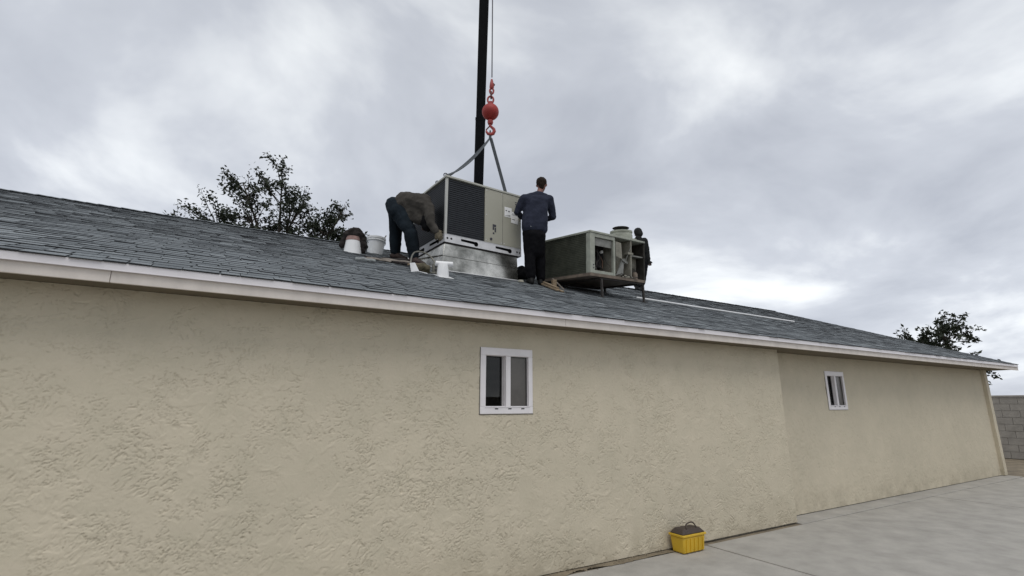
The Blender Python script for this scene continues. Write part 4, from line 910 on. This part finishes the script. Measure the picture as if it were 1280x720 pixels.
for (x, y, yaw, ln, wd, th, tl, mk, lab, cat) in specs:
    mb = MB(); nseg = 5; pts = []
    for i in range(nseg + 1):
        t = i / nseg - .5; wob = pl.uniform(-.006, .012)
        for (a, hh) in ((-.5, 0), (.5, 0), (.5, th), (-.5, th)):
            lx, ly = t * ln, a * wd * pl.uniform(.86, 1.08)
            X = x + lx * cos(yaw) - ly * sin(yaw); Y = y + lx * sin(yaw) + ly * cos(yaw)
            pts.append(on_roof(X, Y, .004 + hh + abs(tl * (t + .5)) * .4 + max(0, wob) + .006))
    fs = [(3, 2, 1, 0)] + [(i*4+k, i*4+(k+1)%4, (i+1)*4+(k+1)%4, (i+1)*4+k) for i in range(nseg) for k in range(4)] + [tuple(nseg*4+k for k in range(4))]
    mb.add(pts, fs); tag(mb.build({'paver': 'paver', 'board': 'wood_board', 'felt': 'felt_strip', 'offcut': 'wood_offcut'}[cat], M[mk], bevel=.004), lab, cat, 'roofing scraps left of the unit')
# wood slats at the standing man's feet
wspec = [((4.66, 6.86, .030), (4.46, 6.05, .020), .055, 'upper brown wood strip lying behind the standing man\'s heels'),
         ((4.74, 6.84, .020), (4.53, 6.02, .012), .050, 'lower brown wood strip lying behind the standing man\'s heels'),
         ((4.62, 6.66, .065), (4.50, 6.10, .050), .045, 'topmost tan wood strip on the little pile by the man\'s boots')]
for a, b, wd, lab in wspec:
    p, q = on_roof(a[0], a[1], a[2]), on_roof(b[0], b[1], b[2])
    tag(MB().bar(p, q, wd, .024).build('lumber_strip', M['wood_old'], bevel=.003), lab, 'lumber', 'wood strips by the standing man')
p = on_roof(4.80, 6.62, -.01)
tag(MB().hexa([p + V(-.03, -.02, 0), p + V(.04, -.02, 0), p + V(.04, .03, 0), p + V(-.03, .03, 0), p + V(-.035, -.02, .14), p + V(.045, -.025, .15), p + V(.045, .03, .15), p + V(-.035, .03, .14)]).build('wood_block', M['wood_old'], bevel=.004), 'upright brown wood block at the left edge of the old unit', 'block')
p = on_roof(4.92, 6.5, .0)
tag(MB().bar(p, p + V(-.10, .18, .22), .04, .018).build('wood_offcut', M['wood_grey'], bevel=.003), 'slanting grey offcut leaning by the upright wood block', 'offcut')
# black bag left of the standing man
c0 = on_roof(4.52, 7.22)
roof_blob('duffel_bag', [[(c0 + V(-.09, .02, .09), .09), (c0 + V(.12, -.04, .10), .10), (c0 + V(.03, 0, .20), .07)], [(c0 + V(-.13, .05, .05), .06), (c0 + V(-.10, .05, .20), .03)]], M['bag_black'], 'black duffel bag on the roof between the curb and the man', 'bag', .05, .08)
c0 = on_roof(4.13, 6.60, .02)
tag(MB().hexa([c0 + V(-.05, -.03, -.01), c0 + V(.05, -.035, -.01), c0 + V(.05, .02, .0), c0 + V(-.045, .03, .0), c0 + V(-.035, -.02, .03), c0 + V(.03, -.02, .035), c0 + V(.035, .015, .035), c0 + V(-.03, .02, .03)]).build('mortar_lump', M['insulation'], bevel=.006), 'small pale mortar lump by the curb corner near the man', 'rubble')
# white conduit lying on the roof at the right
tag(MB().tube([on_roof(6.98, 6.90, .016), on_roof(7.6, 6.84, .017), on_roof(8.6, 6.75, .016), on_roof(11.8, 6.60, .016)], .017, 8).build('white_pipe', M['pvc_white']), 'long thin white pipe lying on the shingles right of the stand', 'pipe')
# yellow bin beside the wall corner, in the recess
yb_ = empty('storage_bin', (4.85, 4.21, 0)); tag(yb_, 'yellow plastic bin with dark lid at the foot of the stucco wall', 'bin')
def ringpts(x0, x1, y0, y1, z): return [(x0, y0, z), (x1, y0, z), (x1, y1, z), (x0, y1, z)]
q = MB(); q.hexa(ringpts(4.665, 4.995, 4.125, 4.285, .004) + ringpts(4.65, 5.01, 4.11, 4.30, .17)); q.build('tub', M['yellow_plastic'], yb_, local=False, bevel=.014)
MB().hexa(ringpts(4.640, 5.02, 4.10, 4.31, .171) + ringpts(4.640, 5.02, 4.10, 4.31, .195)).build('rim', M['yellow_plastic'], yb_, local=False, bevel=.005)
MB().hexa(ringpts(4.645, 5.015, 4.105, 4.305, .196) + ringpts(4.70, 4.96, 4.14, 4.27, .25)).build('lid', M['lid_brown'], yb_, local=False, bevel=.012)
for k in range(5):
    x = 4.70 + k * .065; MB().hexa(ringpts(x, x + .02, 4.112, 4.125, .02) + ringpts(x, x + .02, 4.103, 4.115, .15)).build('rib', M['yellow_plastic'], yb_, local=False)
MB().tube(smooth_path([V(4.75, 4.14, .25), V(4.77, 4.16, .29), V(4.88, 4.17, .30), V(4.91, 4.14, .25)], 5), .008, 6).build('handle', M['lid_brown'], yb_, local=False)

# ------------------------------------------------------------------ tree behind the left of the roof
def tree(name, base, clumps, label, seed=1, leaf=.075, per=420, mleaf='leaf_dark', trunk_r=.16):
    rt = random.Random(seed); root_ = empty(name, base); tag(root_, label, 'tree')
    B = Vector(base); tb = MB()
    cen = sum((V(*c[0]) for c in clumps), V(0, 0, 0)) / len(clumps)
    fork = V(B.x * .6 + cen.x * .4, B.y * .6 + cen.y * .4, B.z + (cen.z - B.z) * .55)
    tb.tube(smooth_path([B - V(0, 0, .2), lerp(B, fork, .5) + V(.12, 0, 0), fork], 4), [trunk_r * (1 - .045 * i) for i in range(9)], 9)
    twigs = []
    for c, r, dens in clumps:
        c = V(*c); m_ = lerp(fork, c, .5) + V(rt.uniform(-.2, .2), rt.uniform(-.2, .2), rt.uniform(-.1, .2))
        tb.tube(smooth_path([fork, m_, c], 4), [.07 * (1 - .1 * i) for i in range(9)], 6); mine = []
        for k in range(int(24 * max(.5, dens / 2))):
            d = V(rt.gauss(0, 1), rt.gauss(0, 1), rt.gauss(0, .9)).normalized(); e_ = c + d * r * rt.uniform(.55, 1.1)
            st_ = lerp(m_, c, rt.uniform(.6, 1)); md_ = lerp(st_, e_, .5) + V(rt.uniform(-.06, .06), rt.uniform(-.06, .06), rt.uniform(-.02, .1))
            tb.tube([st_, md_, e_], [.016, .010, .004], 4); mine.append((md_, e_))
        twigs.append(mine)
    tb.build('trunk', M['bark'], root_, local=False)
    lf = MB()
    for (c, r, dens), mine in zip(clumps, twigs):
        for k in range(int(per * dens)):
            md_, e_ = rt.choice(mine); p = lerp(md_, e_, rt.uniform(-.1, 1.05)) + V(rt.gauss(0, 1), rt.gauss(0, 1), rt.gauss(0, 1)) * .055
            d = V(rt.gauss(0, 1), rt.gauss(0, 1), rt.gauss(0, .7) - .2).normalized(); n_ = d.cross(V(rt.gauss(0, 1), rt.gauss(0, 1), rt.gauss(0, 1))).normalized()
            l_ = leaf * rt.uniform(.6, 1.4); w2 = n_ * l_ * .24; up2 = d.cross(n_) * l_ * .08
            lf.add([p, p + d * l_ * .45 + w2 + up2, p + d * l_, p + d * l_ * .45 - w2 + up2], [(0, 1, 2), (0, 2, 3)])
    lf.build('crown', M[mleaf], root_, local=False)
    return root_
tree('broadleaf_tree', (1.25, 14.2, -.02), [((3.10, 13.85, 6.02), .40, 4.5), ((2.72, 13.9, 6.95), .42, .35), ((2.3, 14.0, 6.35), .75, 1.8), ((1.4, 14.3, 6.6), .95, 2.0), ((.5, 14.2, 6.4), 1.0, 2.0), ((1.1, 14.0, 7.5), .8, 1.2), ((-.4, 14.4, 6.2), .95, 1.6), ((.2, 14.2, 7.3), .6, .7), ((1.9, 14.1, 5.6), .9, 2.0), ((0.4, 14.2, 5.5), .9, 1.8)],
     'dark leafy tree rising behind the left end of the roof ridge', seed=4, leaf=.095, per=800)

# ------------------------------------------------------------------ block wall added behind the viewpoint to darken the window reflections
reflect_wall = empty('block_wall', (5, -8, 0)); tag(reflect_wall, 'added grey concrete block wall behind the viewpoint, reflected in the windows', 'wall')
blk = MB()
for r in range(9):
    for c in range(60):
        x = -8 + c * .405 + (.2 if r % 2 else 0); blk.box(x, x + .395, -8, -7.81, r * .2 + .005, r * .2 + .195)
bo_ = blk.build('block_field', M['block'], reflect_wall, local=False); bo_['kind'] = 'stuff'
MB().box(-8.02, 16.6, -8.03, -7.78, 1.803, 1.86).build('coping', M['block'], reflect_wall, local=False, bevel=.01)
MB().box(-7.9, 16.3, -7.98, -7.83, 0, 1.80).build('mortar', M['concrete'], reflect_wall, local=False)
gw2 = empty('block_wall', (21, 10, 0)); tag(gw2, 'grey concrete block yard wall beyond the far right end of the house', 'wall')
blk2 = MB()
for r in range(9):
    for c in range(95):
        y = -8 + c * .405 + (.2 if r % 2 else 0); blk2.box(21, 21.19, y, y + .395, r * .2 + .005, r * .2 + .195)
b2_ = blk2.build('block_field', M['block'], gw2, local=False); b2_['kind'] = 'stuff'
MB().box(20.97, 21.22, -8.02, 30.6, 1.803, 1.86).build('coping', M['block'], gw2, local=False, bevel=.01)
MB().box(21.02, 21.17, -7.9, 30.3, 0, 1.80).build('mortar', M['concrete'], gw2, local=False)
tree('broadleaf_tree', (26.0, 9.0, -.02), [((25.6, 9, 3.4), 1.2, 2.2), ((26.6, 9.6, 3.9), 1.2, 2.4), ((26.0, 8.2, 4.4), 1.0, 2.0), ((25.2, 7.4, 3.0), 1.0, 2.0), ((26.6, 10.8, 3.1), 1.0, 2.0)],
     'leafy tree beyond the block wall at the far right end', seed=12, leaf=.16, per=500)
